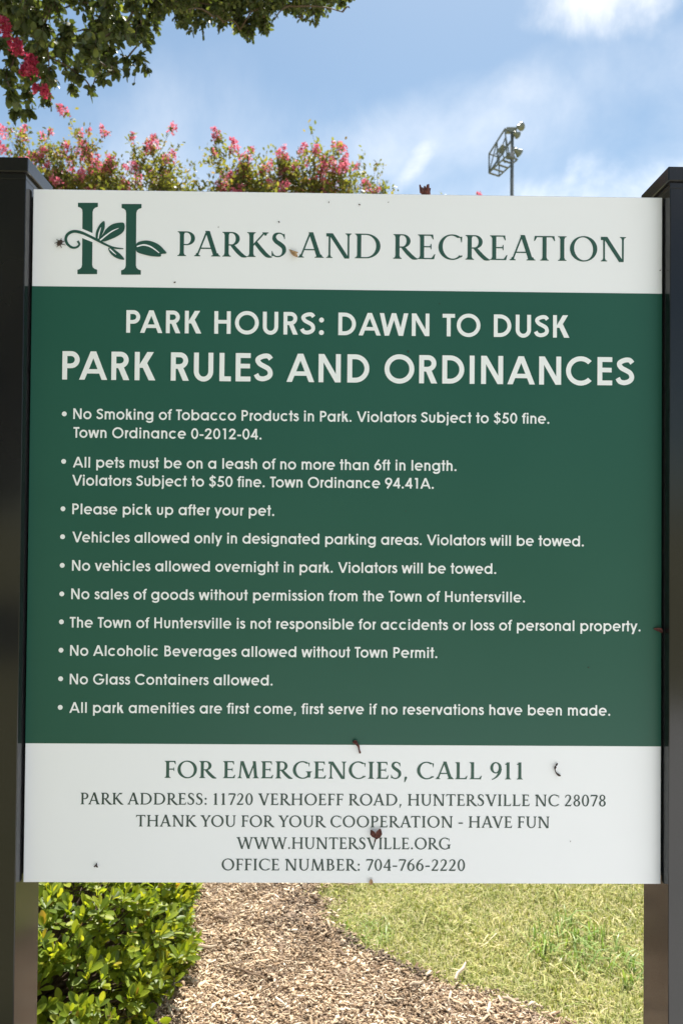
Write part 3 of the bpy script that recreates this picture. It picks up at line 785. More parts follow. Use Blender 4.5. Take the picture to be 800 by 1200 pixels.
# ------------------------------------------------------------------ leaves and plants
def nrm(a): return a / (np.linalg.norm(a, axis=1, keepdims=True) + 1e-9)
def rnd_dir(n): return nrm(rng.normal(size=(n, 3)))
def leaf_grid(P, D, Nn, L, W, rows=((0, .12), (.3, .78), (.65, 1.0), (.9, .62), (1.0, .12)), fold=.18, curl=.25):
    """leaves as 3 x n grids, folded along the midrib and curling to the tip"""
    n = len(P); D = nrm(D); S = nrm(np.cross(D, Nn)); Nn = np.cross(S, D)
    L = np.broadcast_to(L, (n,))[:, None]; W = np.broadcast_to(W, (n,))[:, None]
    cu = (curl * rng.uniform(.2, 1.4, (n, 1)))
    V = []
    for t, w in rows:
        c = P + D * L * t - Nn * L * cu * t * t * .6
        for k in (-1, 0, 1):
            V.append(c + S * (W * .5 * w * k) + Nn * (W * .5 * w * abs(k) * fold * 2))
    V = np.stack(V, 1); m = len(rows) * 3
    q = []
    for i in range(len(rows) - 1):
        for k in range(2):
            a = i * 3 + k; q.append((a, a + 1, a + 4, a + 3))
    Q = (np.array(q)[None] + (np.arange(n) * m)[:, None, None]).reshape(-1, 4)
    return V.reshape(-1, 3), Q
def leaf_simple(P, D, Nn, L, W, fold=.12):
    n = len(P); D = nrm(D); S = nrm(np.cross(D, Nn)); Nn = np.cross(S, D)
    L = np.broadcast_to(L, (n,))[:, None]; W = np.broadcast_to(W, (n,))[:, None]
    V = np.stack([P, P + D * L * .35 - S * W * .42 + Nn * W * fold, P + D * L * .72 - S * W * .42 + Nn * W * fold, P + D * L, P + D * L * .72 + S * W * .42 + Nn * W * fold, P + D * L * .35 + S * W * .42 + Nn * W * fold], 1)
    Q = (np.array([(0, 3, 2, 1), (0, 5, 4, 3)])[None] + (np.arange(n) * 6)[:, None, None]).reshape(-1, 4)
    return V.reshape(-1, 3), Q

m_bush = island_mat('shrub_leaf', [(0, (0.08, 0.13, 0.016)), (.3, (0.15, 0.22, 0.022)), (.7, (0.25, 0.32, 0.032)), (.97, (0.36, 0.40, 0.05)), (.98, (0.40, 0.32, 0.05)), (1, (0.26, 0.14, 0.05))], 0.42, 0.52, (1.6, 1.4, 0.5), 0.4)
m_leaf = island_mat('crape_leaf', [(0, (0.05, 0.065, 0.026)), (.5, (0.08, 0.10, 0.038)), (.9, (0.12, 0.14, 0.055)), (1, (0.22, 0.24, 0.07))], 0.5, 0.34, (1.5, 1.6, 0.5), 0.4)
m_leaf_far = island_mat('crape_leaf_distant', [(0, (0.10, 0.115, 0.03)), (.5, (0.18, 0.19, 0.06)), (.85, (0.25, 0.235, 0.08)), (1, (0.30, 0.19, 0.09))], 0.5, 0.45, (1.5, 1.5, 0.5), 0.3)
m_bark = noise_mat('smooth_bark', [(0.3, (0.22, 0.16, 0.11)), (0.7, (0.34, 0.27, 0.20))], 8, 0.8, bump=0.3, bscale=60)
m_twig = noise_mat('twig_bark', [(0.3, (0.06, 0.04, 0.025)), (0.7, (0.11, 0.075, 0.045))], 30, 0.8)
m_pink = island_mat('pink_petal', [(0, (0.42, 0.03, 0.08)), (.6, (0.55, 0.07, 0.14)), (1, (0.64, 0.16, 0.24))], 0.6, 0.4, (1.2, 1.0, 1.1), 0.2)
m_pinkpale = island_mat('faded_pink_petal', [(0, (0.60, 0.11, 0.19)), (.6, (0.72, 0.22, 0.30)), (1, (0.78, 0.38, 0.42))], 0.6, 0.4, (1.2, 1.0, 1.05), 0.2)

# low evergreen shrub by the left post
shrub = thing('evergreen_shrub', 'low rounded evergreen shrub with glossy bright green leaves beside the left post', 'shrub', (-1.03, 1.08, 0))
C0 = np.array([-1.13, 1.24, 0.15]); RA = np.array([0.61, 0.66, 0.32])
nt_ = 2600
d = rnd_dir(nt_ * 2); d = d[d[:, 2] > -0.45][:nt_]
d = d / (np.sum(np.abs(d) ** 2.35, 1) ** (1 / 2.35))[:, None]
lump = 1 + .07 * np.sin(d[:, 0] * 9 + 1) * np.sin(d[:, 1] * 8 + d[:, 2] * 7) + rng.normal(0, .04, len(d))
deep = np.where(rng.random(len(d)) < .25, rng.uniform(.75, .95, len(d)), 1.0)
tips = C0 + d * RA * (lump * deep)[:, None]
tips[:, 2] = np.maximum(tips[:, 2], 0.03)
ax = nrm(nrm(d / RA) * .55 + np.array([0, 0, .75]) + rng.normal(0, .22, d.shape))
Ps, Ds, Ns, Ls, Ws = [], [], [], [], []
for j in range(9):
    az = j * 2.4 + rng.uniform(0, 6.28, len(d)); pol = np.radians(14 + 8.5 * j + rng.normal(0, 9, len(d)))
    t1 = nrm(np.cross(ax, rnd_dir(len(d)))); t2 = np.cross(ax, t1)
    rad = t1 * np.cos(az)[:, None] + t2 * np.sin(az)[:, None]
    D = ax * np.cos(pol)[:, None] + rad * np.sin(pol)[:, None]
    Nn = ax * np.sin(pol)[:, None] - rad * np.cos(pol)[:, None]
    Ps.append(tips - ax * (.004 * j + .002) + rad * .002); Ds.append(D); Ns.append(Nn)
    l = rng.uniform(.024, .048, len(d)) * (0.75 if j < 2 else 1); Ls.append(l); Ws.append(l * rng.uniform(.40, .52, len(d)))
V, Q = leaf_grid(np.concatenate(Ps), np.concatenate(Ds), np.concatenate(Ns), np.concatenate(Ls), np.concatenate(Ws), fold=.16, curl=.2)
V[:, 2] = np.maximum(V[:, 2], 0.012)
o = fast_obj('foliage', V - np.array(shrub.location), Q, m_bush, shrub, smooth=True)
mb = MB()
for i in range(0, len(tips), 4):
    p = Vector(tips[i]) - shrub.location
    b = Vector((rng.normal(0, .06), rng.normal(0, .06), -0.02))
    mb.tube(bez(b, (b.x * .3 + p.x * .55, b.y * .3 + p.y * .55, p.z * .35), p - Vector(ax[i]) * .004, 6), [.007, .006, .005, .004, .003, .0025, .002], 5)
mb.obj('stem', m_twig, shrub)

def panicle(c, L, r, axis, n, size):
    """points of a crinkled flower spike"""
    t = rng.random(n); R = r * (1 - .75 * t) * np.sqrt(rng.random(n)) + .1 * r
    a = rng.uniform(0, 6.28, n); axis = Vector(axis).normalized()
    u = axis.cross(Vector((.3, .8, .1))).normalized(); w = axis.cross(u)
    P = np.array(c)[None] + np.outer(t * L, axis) + np.outer(R * np.cos(a), u) + np.outer(R * np.sin(a), w)
    return leaf_simple(P, rnd_dir(n), rnd_dir(n), size * rng.uniform(.7, 1.3, n), size * rng.uniform(.7, 1.1, n), .3)
class Cloud:
    def __init__(s): s.V = []; s.Q = []; s.n = 0
    def add(s, V, Q): s.V.append(V); s.Q.append(Q + s.n); s.n += len(V)
    def obj(s, name, m, parent, smooth=False):
        return fast_obj(name, np.concatenate(s.V) - np.array(parent.location), np.concatenate(s.Q), m, parent, smooth)

# crape myrtle whose boughs hang into the top of the view
over = thing('crape_myrtle', 'near crape myrtle whose dark leafy boughs hang in at the top left', 'tree', (-3.1, 2.55, 0))
LA = [(-1.51,2.00,3.82,0.053),(-1.51,2.24,4.01,0.065),(-1.16,1.65,3.58,0.054),(-1.26,2.28,4.04,0.066),(-1.02,1.94,3.79,0.059),(-0.87,1.81,3.69,0.050),(-1.60,2.34,3.93,0.067),(-1.21,1.69,3.50,0.055),(-1.27,2.12,3.77,0.063),(-1.15,2.13,3.80,0.063),(-0.90,1.68,3.50,0.048),(-0.99,2.33,3.96,0.050),(-1.39,1.82,3.48,0.050),(-1.34,1.93,3.56,0.052),(-1.37,2.29,3.78,0.054),(-1.03,1.65,3.39,0.044),(-1.11,2.23,3.76,0.045),(-0.88,2.01,3.68,0.030),(-1.38,1.75,3.35,0.042),(-1.54,2.35,3.71,0.046),(-1.20,1.73,3.36,0.031),(-1.20,2.05,3.55,0.035),(-1.16,2.20,3.66,0.032),(-1.32,1.66,3.22,0.034),(-1.53,2.30,3.60,0.041),(-1.40,1.89,3.28,0.029),(-1.33,1.85,3.25,0.022),(-1.31,2.32,3.64,0.025),(-0.97,1.67,3.30,0.020),(-1.17,2.16,3.54,0.016),(-0.99,2.09,3.64,0.023),(-0.93,1.71,3.35,0.017)]
LB = [(-0.92,2.30,4.04,0.041),(-0.89,2.54,4.23,0.053),(-0.68,1.95,3.78,0.045),(-0.70,2.58,4.23,0.058),(-0.54,2.24,3.98,0.053),(-0.42,2.11,3.89,0.055),(-0.37,2.64,4.28,0.059),(-0.21,1.99,3.83,0.049),(-0.13,2.42,4.14,0.051),(-0.02,2.43,4.16,0.039),(0.03,1.98,3.82,0.023),(-0.80,2.63,4.17,0.027),(-0.55,2.12,3.84,0.035),(-0.49,2.23,3.88,0.036),(-0.45,2.59,4.14,0.040),(-0.30,1.95,3.74,0.034),(-0.22,2.53,4.15,0.035),(-0.11,2.31,4.02,0.029),(0.00,2.05,3.85,0.023),(-0.40,2.65,4.15,0.023),(-0.58,2.03,3.80,0.034)]
lv = Cloud(); br = MB(); tw = MB()
base = over.location
rel = lambda p: Vector(p) - base
forks = []
for k, (fx, fy, fz) in enumerate(((-2.0, 2.3, 4.35), (-1.3, 2.35, 4.75), (-0.6, 2.35, 4.85), (-2.4, 2.6, 4.6), (-1.5, 2.7, 5.2), (-3.3, 2.8, 4.6), (-2.3, 1.9, 4.2))):
    b0 = Vector((rng.normal(0, .07), rng.normal(0, .07), -.05))
    p = rel((fx, fy, fz))
    br.tube(bez(b0, (-.25 + p.x * .05, p.y * .3, 3.6), p, 12), [.06 - .004 * i for i in range(13)], 8)
    forks.append(p)
def leafy(c, r, n, L, wide, droop):
    c = np.array(c)
    k = max(2, n // 9)
    for _ in range(k):
        a = rnd_dir(1)[0] * r * rng.uniform(.3, .9); b0 = c + a * .1 + np.array([0, 0, r * .5]); e = c + a + np.array([0, 0, -droop * r])
        tw.tube([rel(b0), rel((b0 + e) / 2 + np.array([0, 0, .01])), rel(e)], [.0022, .0016, .0010], 4)
        m = 9
        t = rng.random(m); P = b0[None] * (1 - t)[:, None] + e[None] * t[:, None]
        dr = nrm((e - b0)[None])
        D = nrm(rnd_dir(m) + dr * .5 + np.array([0, 0, -.35]))
        Nn = nrm(rnd_dir(m) * .8 + np.array([0, 0, 1.0]))
        l = L * rng.uniform(.65, 1.2, m)
        lv.add(*leaf_grid(P, D, Nn, l, l * wide, rows=((0, .15), (.28, .85), (.6, 1.0), (.86, .66), (1.0, .1)), fold=.10, curl=.3))
def hang(L, roots):
    """twigs: every spray hangs on the nearest spray that lies nearer to the bough"""
    done = [Vector(q) for q in roots]
    for (x, y, z, r) in sorted(L, key=lambda q: min((Vector(q[:3]) - Vector(k)).length for k in roots)):
        p = Vector((x, y, z)); f = min(done, key=lambda q: (q - p).length)
        m = (f + p) / 2 + Vector((rng.normal(0, .02), rng.normal(0, .02), .03))
        tw.tube([rel(q) for q in bez(f, m, p, 4)], [.0045, .004, .0035, .003, .0025], 5)
        done.append(p)
hang(LA, [(-1.9, 2.2, 4.2), (-1.2, 2.2, 4.35)])
for i, (x, y, z, r) in enumerate(LA):
    leafy((x, y, z), r * 1.45, int(90 * (r / .055) ** 1.8) + 10, .036, .64, .25)
    if r > .04:
        for _ in range(2): leafy((x + rng.normal(0, .06), y + rng.normal(0, .18), z + abs(rng.normal(.03, .05))), r * 1.6, 63, .036, .64, .3)
m_bud = noise_mat('seed_capsule', [(0.3, (0.07, 0.06, 0.03)), (0.7, (0.12, 0.09, 0.04))], 100, 0.7)
bd = MB()
hang(LB, [(-.85, 2.4, 4.4), (-.3, 2.4, 4.5)])
LB = [(x, y, z + .045, r) for x, y, z, r in LB]
for i in range(46):                                             # the bough is thickest along its middle
    xx = rng.uniform(-.95, -.08); LB.append((xx, rng.uniform(1.95, 2.6), 4.02 + .02 * sin(xx * 9) + rng.uniform(.0, .16), rng.uniform(.03, .055)))
LB = [(x, y, z if i < 21 else z + (y - 2.3) * .62, r) for i, (x, y, z, r) in enumerate(LB)]
for i, (x, y, z, r) in enumerate(LB):
    leafy((x, y, z), r * 1.3, int(130 * (r / .05) ** 1.8) + 12, .027, .58, .05)
    if r > .035:
        for _ in range(2): leafy((x + rng.normal(0, .06), y + rng.normal(0, .15), z + abs(rng.normal(.03, .04))), r * 1.5, 81, .027, .58, .2)
for i in range(98):
    x, y, z, r = LB[rng.integers(0, len(LB))] if i > 26 else LA[rng.integers(20, len(LA))]
    c = Vector((x, y, z)) + Vector(rnd_dir(1)[0]) * r * rng.uniform(.6, 1.25); s = rng.uniform(.0035, .006)
    bd = MB(); bd.tube([(0, 0, s), (0, 0, s * .5), (0, 0, -s * .5), (0, 0, -s)], [s * .3, s * .9, s * .9, s * .3], 6)
    o = bd.obj('seed_capsule', m_bud, over); o.location = rel(c)
# crown above the view
for i in range(95):
    c = (rng.uniform(-3.9, 0.1), rng.uniform(1.7, 3.0), 0)
    c = (c[0], c[1], rng.uniform(4.45, 5.6) - .25 * abs(c[0] + 1.8) * .5)
    f = min(forks, key=lambda q: (q - rel(c)).length)
    p = rel(c)
    tw.tube(bez(f, (p.x * .6 + f.x * .4, p.y * .6 + f.y * .4, p.z), p, 5), [.012, .010, .008, .006, .004, .003], 5)
    leafy(c, .17, 70, .044, .58, .3)
br.obj('trunk', m_bark, over, smooth=True); tw.obj('branch', m_twig, over)
lv.obj('crown', m_leaf, over)
for (x, y, z, r) in [(-1.401, 1.75, 3.558, 0.033), (-1.383, 1.75, 3.495, 0.026), (-1.341, 1.75, 3.471, 0.030), (-1.284, 1.75, 3.401, 0.036), (-1.311, 1.75, 3.375, 0.021), (-1.226, 1.75, 3.292, 0.023), (-1.261, 1.75, 3.298, 0.017)]:
    cl = Cloud()
    cl.add(*panicle((x, y, z - r * .8), r * 1.7, r, (.15, -.1, 1), int(170 * (r / .03) ** 2), .013))
    cl.obj('blossom', m_pink, over)
    tw2 = None

def crape(label, loc, crowns, nleaf, L, blossoms, pink, tops=()):
    t = thing('crape_myrtle', label, 'tree', loc)
    base = Vector(loc); brm = MB(); twm = MB(); lf = Cloud()
    pts = []
    for (cx, cy, cz, rx, rz, n) in crowns:
        for _ in range(n):
            dd = rnd_dir(1)[0] * rng.uniform(.35, 1) ** .6
            pts.append((cx + dd[0] * rx, cy + dd[1] * rx, cz + dd[2] * rz))
    pts += list(tops)
    stems = []
    for k in range(6):
        a = k * 1.05
        e = Vector((.75 * cos(a), .65 * sin(a), 2.9 + .5 * (k % 3)))
        brm.tube(bez((.1 * cos(a), .1 * sin(a), -.05), (.2 * cos(a), .2 * sin(a), 1.6), e, 8), [.055 - .004 * i for i in range(9)], 7)
        stems.append(e)
    tips = []
    for p in pts:
        p = Vector(p) - base
        f = min(stems, key=lambda q: (q - p).length)
        twm.tube(bez(f, f * .35 + p * .65 + Vector((0, 0, -.15)), p, 7), [.016, .014, .011, .009, .007, .005, .004, .003], 5)
        for _ in range(7):                                    # upright shoots with leaves along them
            e = p + Vector((rng.normal(0, .17), rng.normal(0, .17), rng.uniform(.02, .38)))
            s0 = p + Vector((rng.normal(0, .05), rng.normal(0, .05), rng.uniform(-.15, .05)))
            twm.tube([s0, (s0 + e) / 2 + Vector((0, 0, -.02)), e], [.0035, .0025, .0015], 4)
            n = nleaf // 7
            tt = rng.random(n) ** .8
            P = np.array(base + s0)[None] * (1 - tt)[:, None] + np.array(base + e)[None] * tt[:, None] + rng.normal(0, .035, (n, 3))
            D = nrm(rnd_dir(n) + np.array(((e - s0).normalized()))[None] * .5)
            l = L * rng.uniform(.6, 1.25, n)
            lf.add(*leaf_simple(P, D, nrm(rnd_dir(n) * .9 + np.array([0, 0, .7])), l, l * .55))
            tips.append(base + e)
    brm.obj('trunk', m_bark, t, smooth=True); twm.obj('branch', m_twig, t)
    lf.obj('crown', m_leaf_far, t)
    # blossoms: upright spikes, mostly at the highest and nearest shoots
    tips.sort(key=lambda q: -(q.z - .25 * q.y + rng.normal(0, .55)))
    for q in tips[:blossoms]:
        cl = Cloud(); s = rng.uniform(.5, 1.3)
        cl.add(*panicle(q - Vector((0, 0, .06)), .15 * s, .062 * s, (rng.normal(0, .5), rng.normal(0, .4), 1), int(75 * s * s), .026))
        cl.obj('blossom', pink, t)
    return t
crape('middle distance crape myrtle with fading pink blossom above the left half of the board', (-2.85, 8.4, 0),
      [(-3.7, 8.2, 5.40, .45, .70, 20), (-3.1, 8.3, 5.25, .55, .80, 26), (-2.45, 8.3, 5.3, .55, .82, 30), (-2.0, 8.2, 5.1, .35, .7, 18), (-2.85, 8.4, 4.3, 1.1, .8, 16)], 224, .058, 95, m_pinkpale,
      tops=[(-4.0, 8.1, 6.1), (-3.75, 8.1, 6.15), (-3.15, 8.1, 6.22), (-2.6, 8.2, 6.12), (-2.25, 8.2, 6.0)])
crape('middle distance crape myrtle with pink tips rising behind the middle of the board', (-0.55, 8.2, 0),
      [(-1.3, 8.1, 5.2, .42, .85, 28), (-.75, 8.1, 5.22, .5, .82, 32), (-.15, 8.1, 5.22, .5, .82, 32), (.42, 8.1, 4.95, .36, .65, 18), (-.4, 8.2, 4.3, 1.1, .8, 16)], 224, .058, 80, m_pinkpale,
      tops=[(-1.5, 8.1, 6.12), (-1.15, 8.1, 6.0), (-.6, 8.1, 6.0), (-.2, 8.1, 6.08), (.5, 8.1, 5.7)])
crape('farther crape myrtle of which just the pink top shows right of the dried flower head', (2.15, 10.9, 0),
      [(2.15, 10.9, 5.6, .8, .75, 26)], 210, .055, 18, m_pinkpale, tops=[(2.05, 10.8, 6.56), (2.3, 10.8, 6.52), (1.95, 10.8, 6.5)])

# big unseen tree, added so the left post mirrors a dark shape
shade = thing('reflection_tree', 'big leafy tree added out of view on the viewer side, mirrored dark in the glossy left post', 'tree', (-5.2, -7.0, 0))
mb = MB()
for k in range(7):
    a = k * .9; e = (1.6 * cos(a), 1.6 * sin(a), 4.2 + .4 * (k % 3))
    mb.tube(bez((.1 * cos(a), .1 * sin(a), -.05), (.1 * cos(a), .1 * sin(a), 2.2), e, 8), [.17 - .015 * i for i in range(9)], 8)
mb.obj('trunk', m_bark, shade, smooth=True)
n = 26000
d = rnd_dir(n) * (rng.uniform(.25, 1, n) ** .5)[:, None] * np.array([3.4, 3.0, 3.0])
lump = np.sin(d[:, 0] * 2.3 + 1) * np.sin(d[:, 1] * 2.1) * np.sin(d[:, 2] * 2.6 + 2) > -.25
d = d[lump]; n = len(d)
V, Q = leaf_simple(d + np.array([0, 0, 4.3]), rnd_dir(n), nrm(rnd_dir(n) + np.array([0, 0, .8])), rng.uniform(.12, .24, n), rng.uniform(.08, .15, n))
fast_obj('crown', V, Q, m_leaf, shade)

# ------------------------------------------------------------------ turf, wood chips
def grass_ok(x, y): return x > edge_x(y)
n = 170000
gx = rng.uniform(-.3, 2.6, n); gy = rng.uniform(.75, 3.4, n)
eo = gx - edge_x(gy) + rng.normal(0, .018, n) + .02 * np.sin(gx * 41) * np.sin(gy * 37)
k = (eo > 0) & (rng.random(n) < .25 + np.clip(eo / .10, 0, .75)) & (rng.random(n) < np.where(gy < 2.1, 1, .45)); gx, gy = gx[k], gy[k]
def blades(gx, gy, hmin, hmax, w, lean):
    n = len(gx); P = np.stack([gx, gy, np.zeros(n)], 1); a = rng.uniform(0, 6.28, n)
    h = rng.uniform(hmin, hmax, n)[:, None]; ln = np.abs(rng.normal(0, lean, n))[:, None]
    d = np.stack([np.cos(a), np.sin(a), np.zeros(n)], 1); s = np.stack([-np.sin(a), np.cos(a), np.zeros(n)], 1) * (w * rng.uniform(.6, 1.3, n))[:, None]
    up = np.array([0, 0, 1.0])
    V = np.stack([P - s, P + s, P + up * h * .6 + d * h * ln * .35 - s * .8, P + up * h * .6 + d * h * ln * .35 + s * .8, P + up * h * (1 - .35 * np.minimum(ln, 1.5)) + d * h * ln - s * .15, P + up * h * (1 - .35 * np.minimum(ln, 1.5)) + d * h * ln + s * .15], 1)
    Q = (np.array([(0, 1, 3, 2), (2, 3, 5, 4)])[None] + (np.arange(n) * 6)[:, None, None]).reshape(-1, 4)
    return V.reshape(-1, 3), Q
m_grass = island_mat('grass_blade', [(0, (0.17, 0.21, 0.05)), (.35, (0.29, 0.32, 0.085)), (.6, (0.41, 0.39, 0.14)), (.85, (0.53, 0.47, 0.24)), (1, (0.62, 0.54, 0.38))], 0.55, 0.25, (1.2, 1.3, .6), 0.25)
V, Q = blades(gx, gy, .009, .028, .0014, 1.1)
n2 = 9000                                                       # broader, greener blades in drifts
hx = rng.uniform(-.2, 2.4, n2); hy = rng.uniform(.85, 2.6, n2)
dr = np.sin(hx * 6.1 + 1.2) * np.sin(hy * 7.3 + hx * 2) + .5 * np.sin(hx * 13 + hy * 9)
k = (hx > edge_x(hy) + .03) & (dr > rng.normal(.15, .4, n2)); hx, hy = hx[k], hy[k]
V2, Q2 = blades(hx, hy, .014, .040, .0027, 1.1)
gr = fast_obj('grass', np.concatenate([V, V2]), np.concatenate([Q, Q2 + len(V)]), m_grass); gr['kind'] = 'stuff'
gr['label'] = 'short yellow green lawn grass behind the sign'; gr['category'] = 'grass'
drift(m_grass, 5.0, (0.80, 0.84, 0.72), (1.12, 1.10, 1.05))
m_tuft = island_mat('coarse_grass_blade', [(0, (0.16, 0.25, 0.06)), (.6, (0.24, 0.33, 0.09)), (1, (0.36, 0.40, 0.15))], 0.4, 0.3, (1.2, 1.4, .5), 0.35)
for (x, y, r, nb, lab) in ((.86, 1.38, .17, 190, 'larger tuft of coarse bright green grass seen through the gap beside the right post'), (1.03, 1.20, .09, 70, 'smaller coarse grass tuft right against the right post in view'), (.12, 1.47, .10, 170, 'dense green grass tuft on the edge where lawn meets wood chips')):
    a = rng.uniform(0, 6.28, nb); rr = r * np.sqrt(rng.random(nb))
    V, Q = blades(rr * np.cos(a), rr * np.sin(a), .02, .075 if r != .10 else .04, .0030 if r != .10 else .0016, 1.15)
    o = fast_obj('grass_tuft', V, Q, m_tuft); o.location = (x, y, 0); tag(o, lab, 'grass tuft')

m_chip = island_mat('wood_chip', [(0, (0.18, 0.115, 0.07)), (.2, (0.37, 0.265, 0.17)), (.5, (0.52, 0.395, 0.27)), (.8, (0.63, 0.51, 0.37)), (1, (0.75, 0.66, 0.53))], 0.8, spec=0.25)
drift(m_chip, 6.0, (0.58, 0.54, 0.50), (1.05, 1.03, 1.0))
def chips(x, y, l, w, th, zlo=.006, zhi=.022):
    n = len(x); c = np.stack([x, y, rng.uniform(zlo, zhi, n)], 1)
    a = rng.uniform(0, 6.28, n); t = rng.normal(0, .22, n)
    d = np.stack([np.cos(a) * np.cos(t), np.sin(a) * np.cos(t), np.sin(t)], 1)
    s = nrm(np.cross(d, nrm(np.array([0, 0, 1.0]) + rng.normal(0, .25, (n, 3))))); u = np.cross(s, d)
    V = []
    for i in (-1, 1):
        tp = rng.uniform(.45, 1.05, n); sk = rng.normal(0, .2, n)
        for j in (-1, 1):
            for k in (-1, 1):
                V.append(c + d * (l * .5 * i + w * sk * j)[:, None] + s * (w * .5 * j * tp)[:, None] + u * (th * .5 * k)[:, None])
    V = np.stack(V, 1)
    Q = (np.array([(0, 1, 3, 2), (4, 6, 7, 5), (0, 4, 5, 1), (2, 3, 7, 6), (0, 2, 6, 4), (1, 5, 7, 3)])[None] + (np.arange(n) * 8)[:, None, None]).reshape(-1, 4)
    return V.reshape(-1, 3), Q
n = 230000
x = rng.uniform(-1.7, 1.3, n); y = rng.uniform(.35, 2.8, n)
bare = np.exp(-(((x + .16) / .10) ** 2 + ((y - 1.60) / .22) ** 2))
k = (x < edge_x(y) + rng.normal(.01, .035, n) + .02 * np.sin(y * 53)) & (rng.random(n) > .75 * bare) & (rng.random(n) < np.where((y > .8) & (y < 2.0), 1, .4)); x, y = x[k], y[k]
l = np.clip(rng.lognormal(-4.9, .66, len(x)), .003, .05)
V, Q = chips(x, y, l, np.clip(l * rng.uniform(.14, .5, len(x)), .0018, .010), rng.uniform(.0012, .0035, len(x)))
ch = fast_obj('wood_chips', V, Q, m_chip); ch['kind'] = 'stuff'; ch['label'] = 'tan shredded wood chip mulch between shrub and lawn'; ch['category'] = 'wood chips'
m_soil = noise_mat('dark_soil', [(0.35, (0.10, 0.07, 0.048)), (0.65, (0.20, 0.15, 0.105))], 60, 0.95)
n = 760
y = np.concatenate([rng.normal(1.33, .07, 220), rng.uniform(1.0, 1.5, 140), rng.normal(1.60, .13, 400)])
x = np.concatenate([edge_x(y[:360]) + rng.normal(.0, .018, 360), rng.normal(-.15, .06, 400)])
l = rng.uniform(.003, .011, n)
V, Q = chips(x, y, l, l * rng.uniform(.5, 1, n), l * rng.uniform(.4, .8, n), .012, .024)
so = fast_obj('soil_crumbs', V, Q, m_soil); so['kind'] = 'stuff'; so['label'] = 'dark bare soil crumbs along the torn lawn edge'; so['category'] = 'soil'
m_stick = noise_mat('pale_stick', [(0.3, (0.42, 0.31, 0.21)), (0.7, (0.56, 0.45, 0.33))], 60, 0.8)
m_stickd = noise_mat('dark_stick', [(0.3, (0.12, 0.075, 0.045)), (0.7, (0.22, 0.15, 0.10))], 60, 0.8)
STK = [(.415, 1.20, .10, 1.05, .006, m_stick, 'pale straight stick lying on the wood chips at the lawn edge'),
       (.26, 1.135, .05, .35, .005, m_stick, 'short pale stick on the wood chips below the lawn edge'),
       (-.30, 1.20, .11, -.45, .0035, m_stickd, 'thin dark twig lying across the middle of the wood chips'),
       (-.46, 1.34, .085, .02, .006, m_stick, 'pale split stick lying close to the shrub'),
       (-.43, 1.53, .06, -.1, .006, m_stickd, 'brown stick on the wood chips below the board, left'),
       (.04, 1.80, .10, -.15, .007, m_stick, 'pale stick lying in the grass near the bare patch'),
       (.02, 1.30, .05, -.7, .006, m_stickd, 'short brown stick by the dark soil edge of the lawn'),
       (-.08, 1.68, .04, -1.0, .008, m_stickd, 'small dark chunk of wood on the bare soil patch'),
       (.55, 1.05, .06, -.6, .005, m_stick, 'pale forked stick at the bottom of the wood chips')]
for (x, y, L, a, r, m, lab) in STK:
    mb = MB(); d = Vector((cos(a), sin(a), 0)); s = Vector((-sin(a), cos(a), 0))
    mb.tube([d * (-L / 2), d * (-L * .2) + s * .004 + Vector((0, 0, .002)), d * (L * .2) - s * .002, d * (L / 2) + Vector((0, 0, .004))], [r * .7, r, r * .9, r * .55], 6)
    if 'forked' in lab: mb.tube([d * (-L * .1), d * (L * .25) + s * .02], [r * .8, r * .5], 5)
    o = mb.obj('stick', m); o.location = (x, y, .022 + r); tag(o, lab, 'stick')
# ------------------------------------------------------------------ floodlight mast far behind
m_galv = noise_mat('galvanised_steel', [(0.3, (0.10, 0.115, 0.12)), (0.7, (0.15, 0.165, 0.17))], 3, 0.55)
m_lamp = mat('lamp_housing', (0.20, 0.215, 0.19), 0.45)
m_glass = mat('lamp_glass', (0.55, 0.58, 0.58), 0.1)
mast = thing('floodlight_mast', 'tall grey sports floodlight mast with service platform in the distance', 'floodlight mast', (9.10, 36.7, 0))
mb = MB(); mb.tube([(0, 0, -.3), (0, 0, 11), (0, 0, 21.9)], [.19, .13, .085], 12); mb.obj('pole', m_galv, mast, smooth=True)
mb = MB()
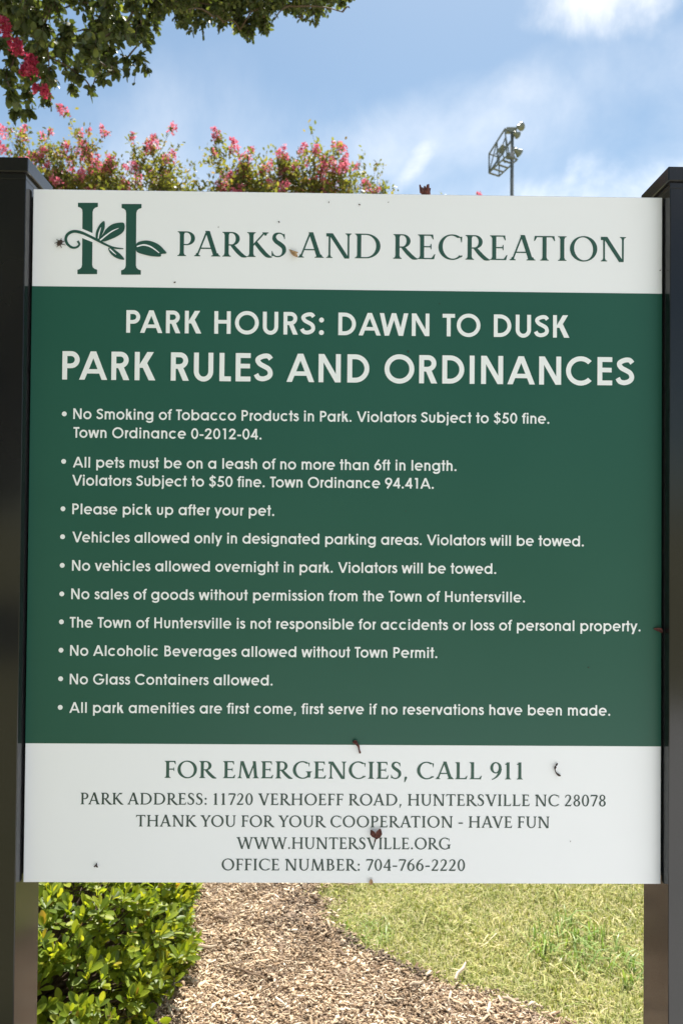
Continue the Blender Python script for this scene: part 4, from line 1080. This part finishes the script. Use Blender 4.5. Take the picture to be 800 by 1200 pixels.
# platform: four cross bars between two side rails, reaching out to the left and away
far, near = Vector((-.92, 1.3, 0)), Vector((-.05, -.2, 0)); wv = Vector((.62, .36, 0))
z0 = 20.35
o0 = near + Vector((-.30, -.15, z0 + .1)); o1 = far + Vector((0, 0, z0))
mb.tube([o0, o1], .045, 6); mb.tube([o0 + wv, o1 + wv], .045, 6)
for i in range(5):
    p = o0.lerp(o1, i / 4); mb.tube([p, p + wv], .05, 6)
mb.tube([o1, Vector((0, 0, 21.5))], .05, 6)
mb.obj('platform', m_galv, mast)
mb = MB()
r1, r0 = o1 + Vector((0, 0, 1.02)), Vector((-.45, -.35, 21.85))
mb.tube([o1, r1], .04, 6); mb.tube([r1, r0], .045, 6); mb.tube([r0, Vector((0, 0, 21.8))], .04, 6); mb.tube([r0, o0], .035, 6)
mb.tube([r1, r1 + wv * 1.0], .035, 6); mb.tube([r1 + wv, o1 + wv], .035, 6); mb.tube([r1.lerp(r0, .5), o1.lerp(o0, .5)], .035, 6); mb.tube([o1, r1.lerp(r0, .5)], .03, 6)
mb.obj('guard_rail', m_galv, mast)
def flood(p, aim, s):
    p = Vector(p); aim = Vector(aim).normalized()
    mb = MB(); mb.tube([p - aim * .30 * s, p - aim * .24 * s, p - aim * .05 * s, p + aim * .18 * s, p + aim * .22 * s], [.08 * s, .14 * s, .17 * s, .30 * s, .31 * s], 12)
    o = mb.obj('floodlight', m_lamp, mast, smooth=False)
    mb = MB(); mb.tube([p + aim * .221 * s, p + aim * .235 * s], [.28 * s, .27 * s], 12); mb.obj('lens', m_glass, o)
    mb = MB(); mb.tube([p - aim * .1 * s, Vector((p.x * .3, p.y * .3, p.z - .1))], .035, 5); mb.obj('bracket', m_galv, mast)
flood((.36, -.1, 22.10), (1, .9, .62), .72)
flood((.16, -.2, 21.66), (1, .7, -.25), .62)
flood((.26, -.1, 20.80), (1, .5, -.45), .74)
flood((-.45, .4, 21.20), (-.2, .7, -.5), .72)
flood((-.12, .2, 20.75), (.3, .8, -.5), .55)
mb = MB()
for a, b in (((-.45, -.3, 21.7), (-.1, 0, 20.4)), ((-.75, .6, 21.0), (-.1, 0, 21.3)), ((-.75, .6, 20.4), (-.3, .1, 21.7)), ((.02, 0, 21.2), (.35, .1, 20.75)), ((.3, .2, 20.45), (-.05, 0, 20.9)), ((-.3, .3, 20.4), (-.45, .4, 21.2))):
    mb.tube([a, b], .032, 5)
mb.obj('brace', m_galv, mast)
mb = MB(); mb.box((-.05, 0, 21.95), (.26, .12, .12)); mb.obj('ballast_box', m_lamp, mast)
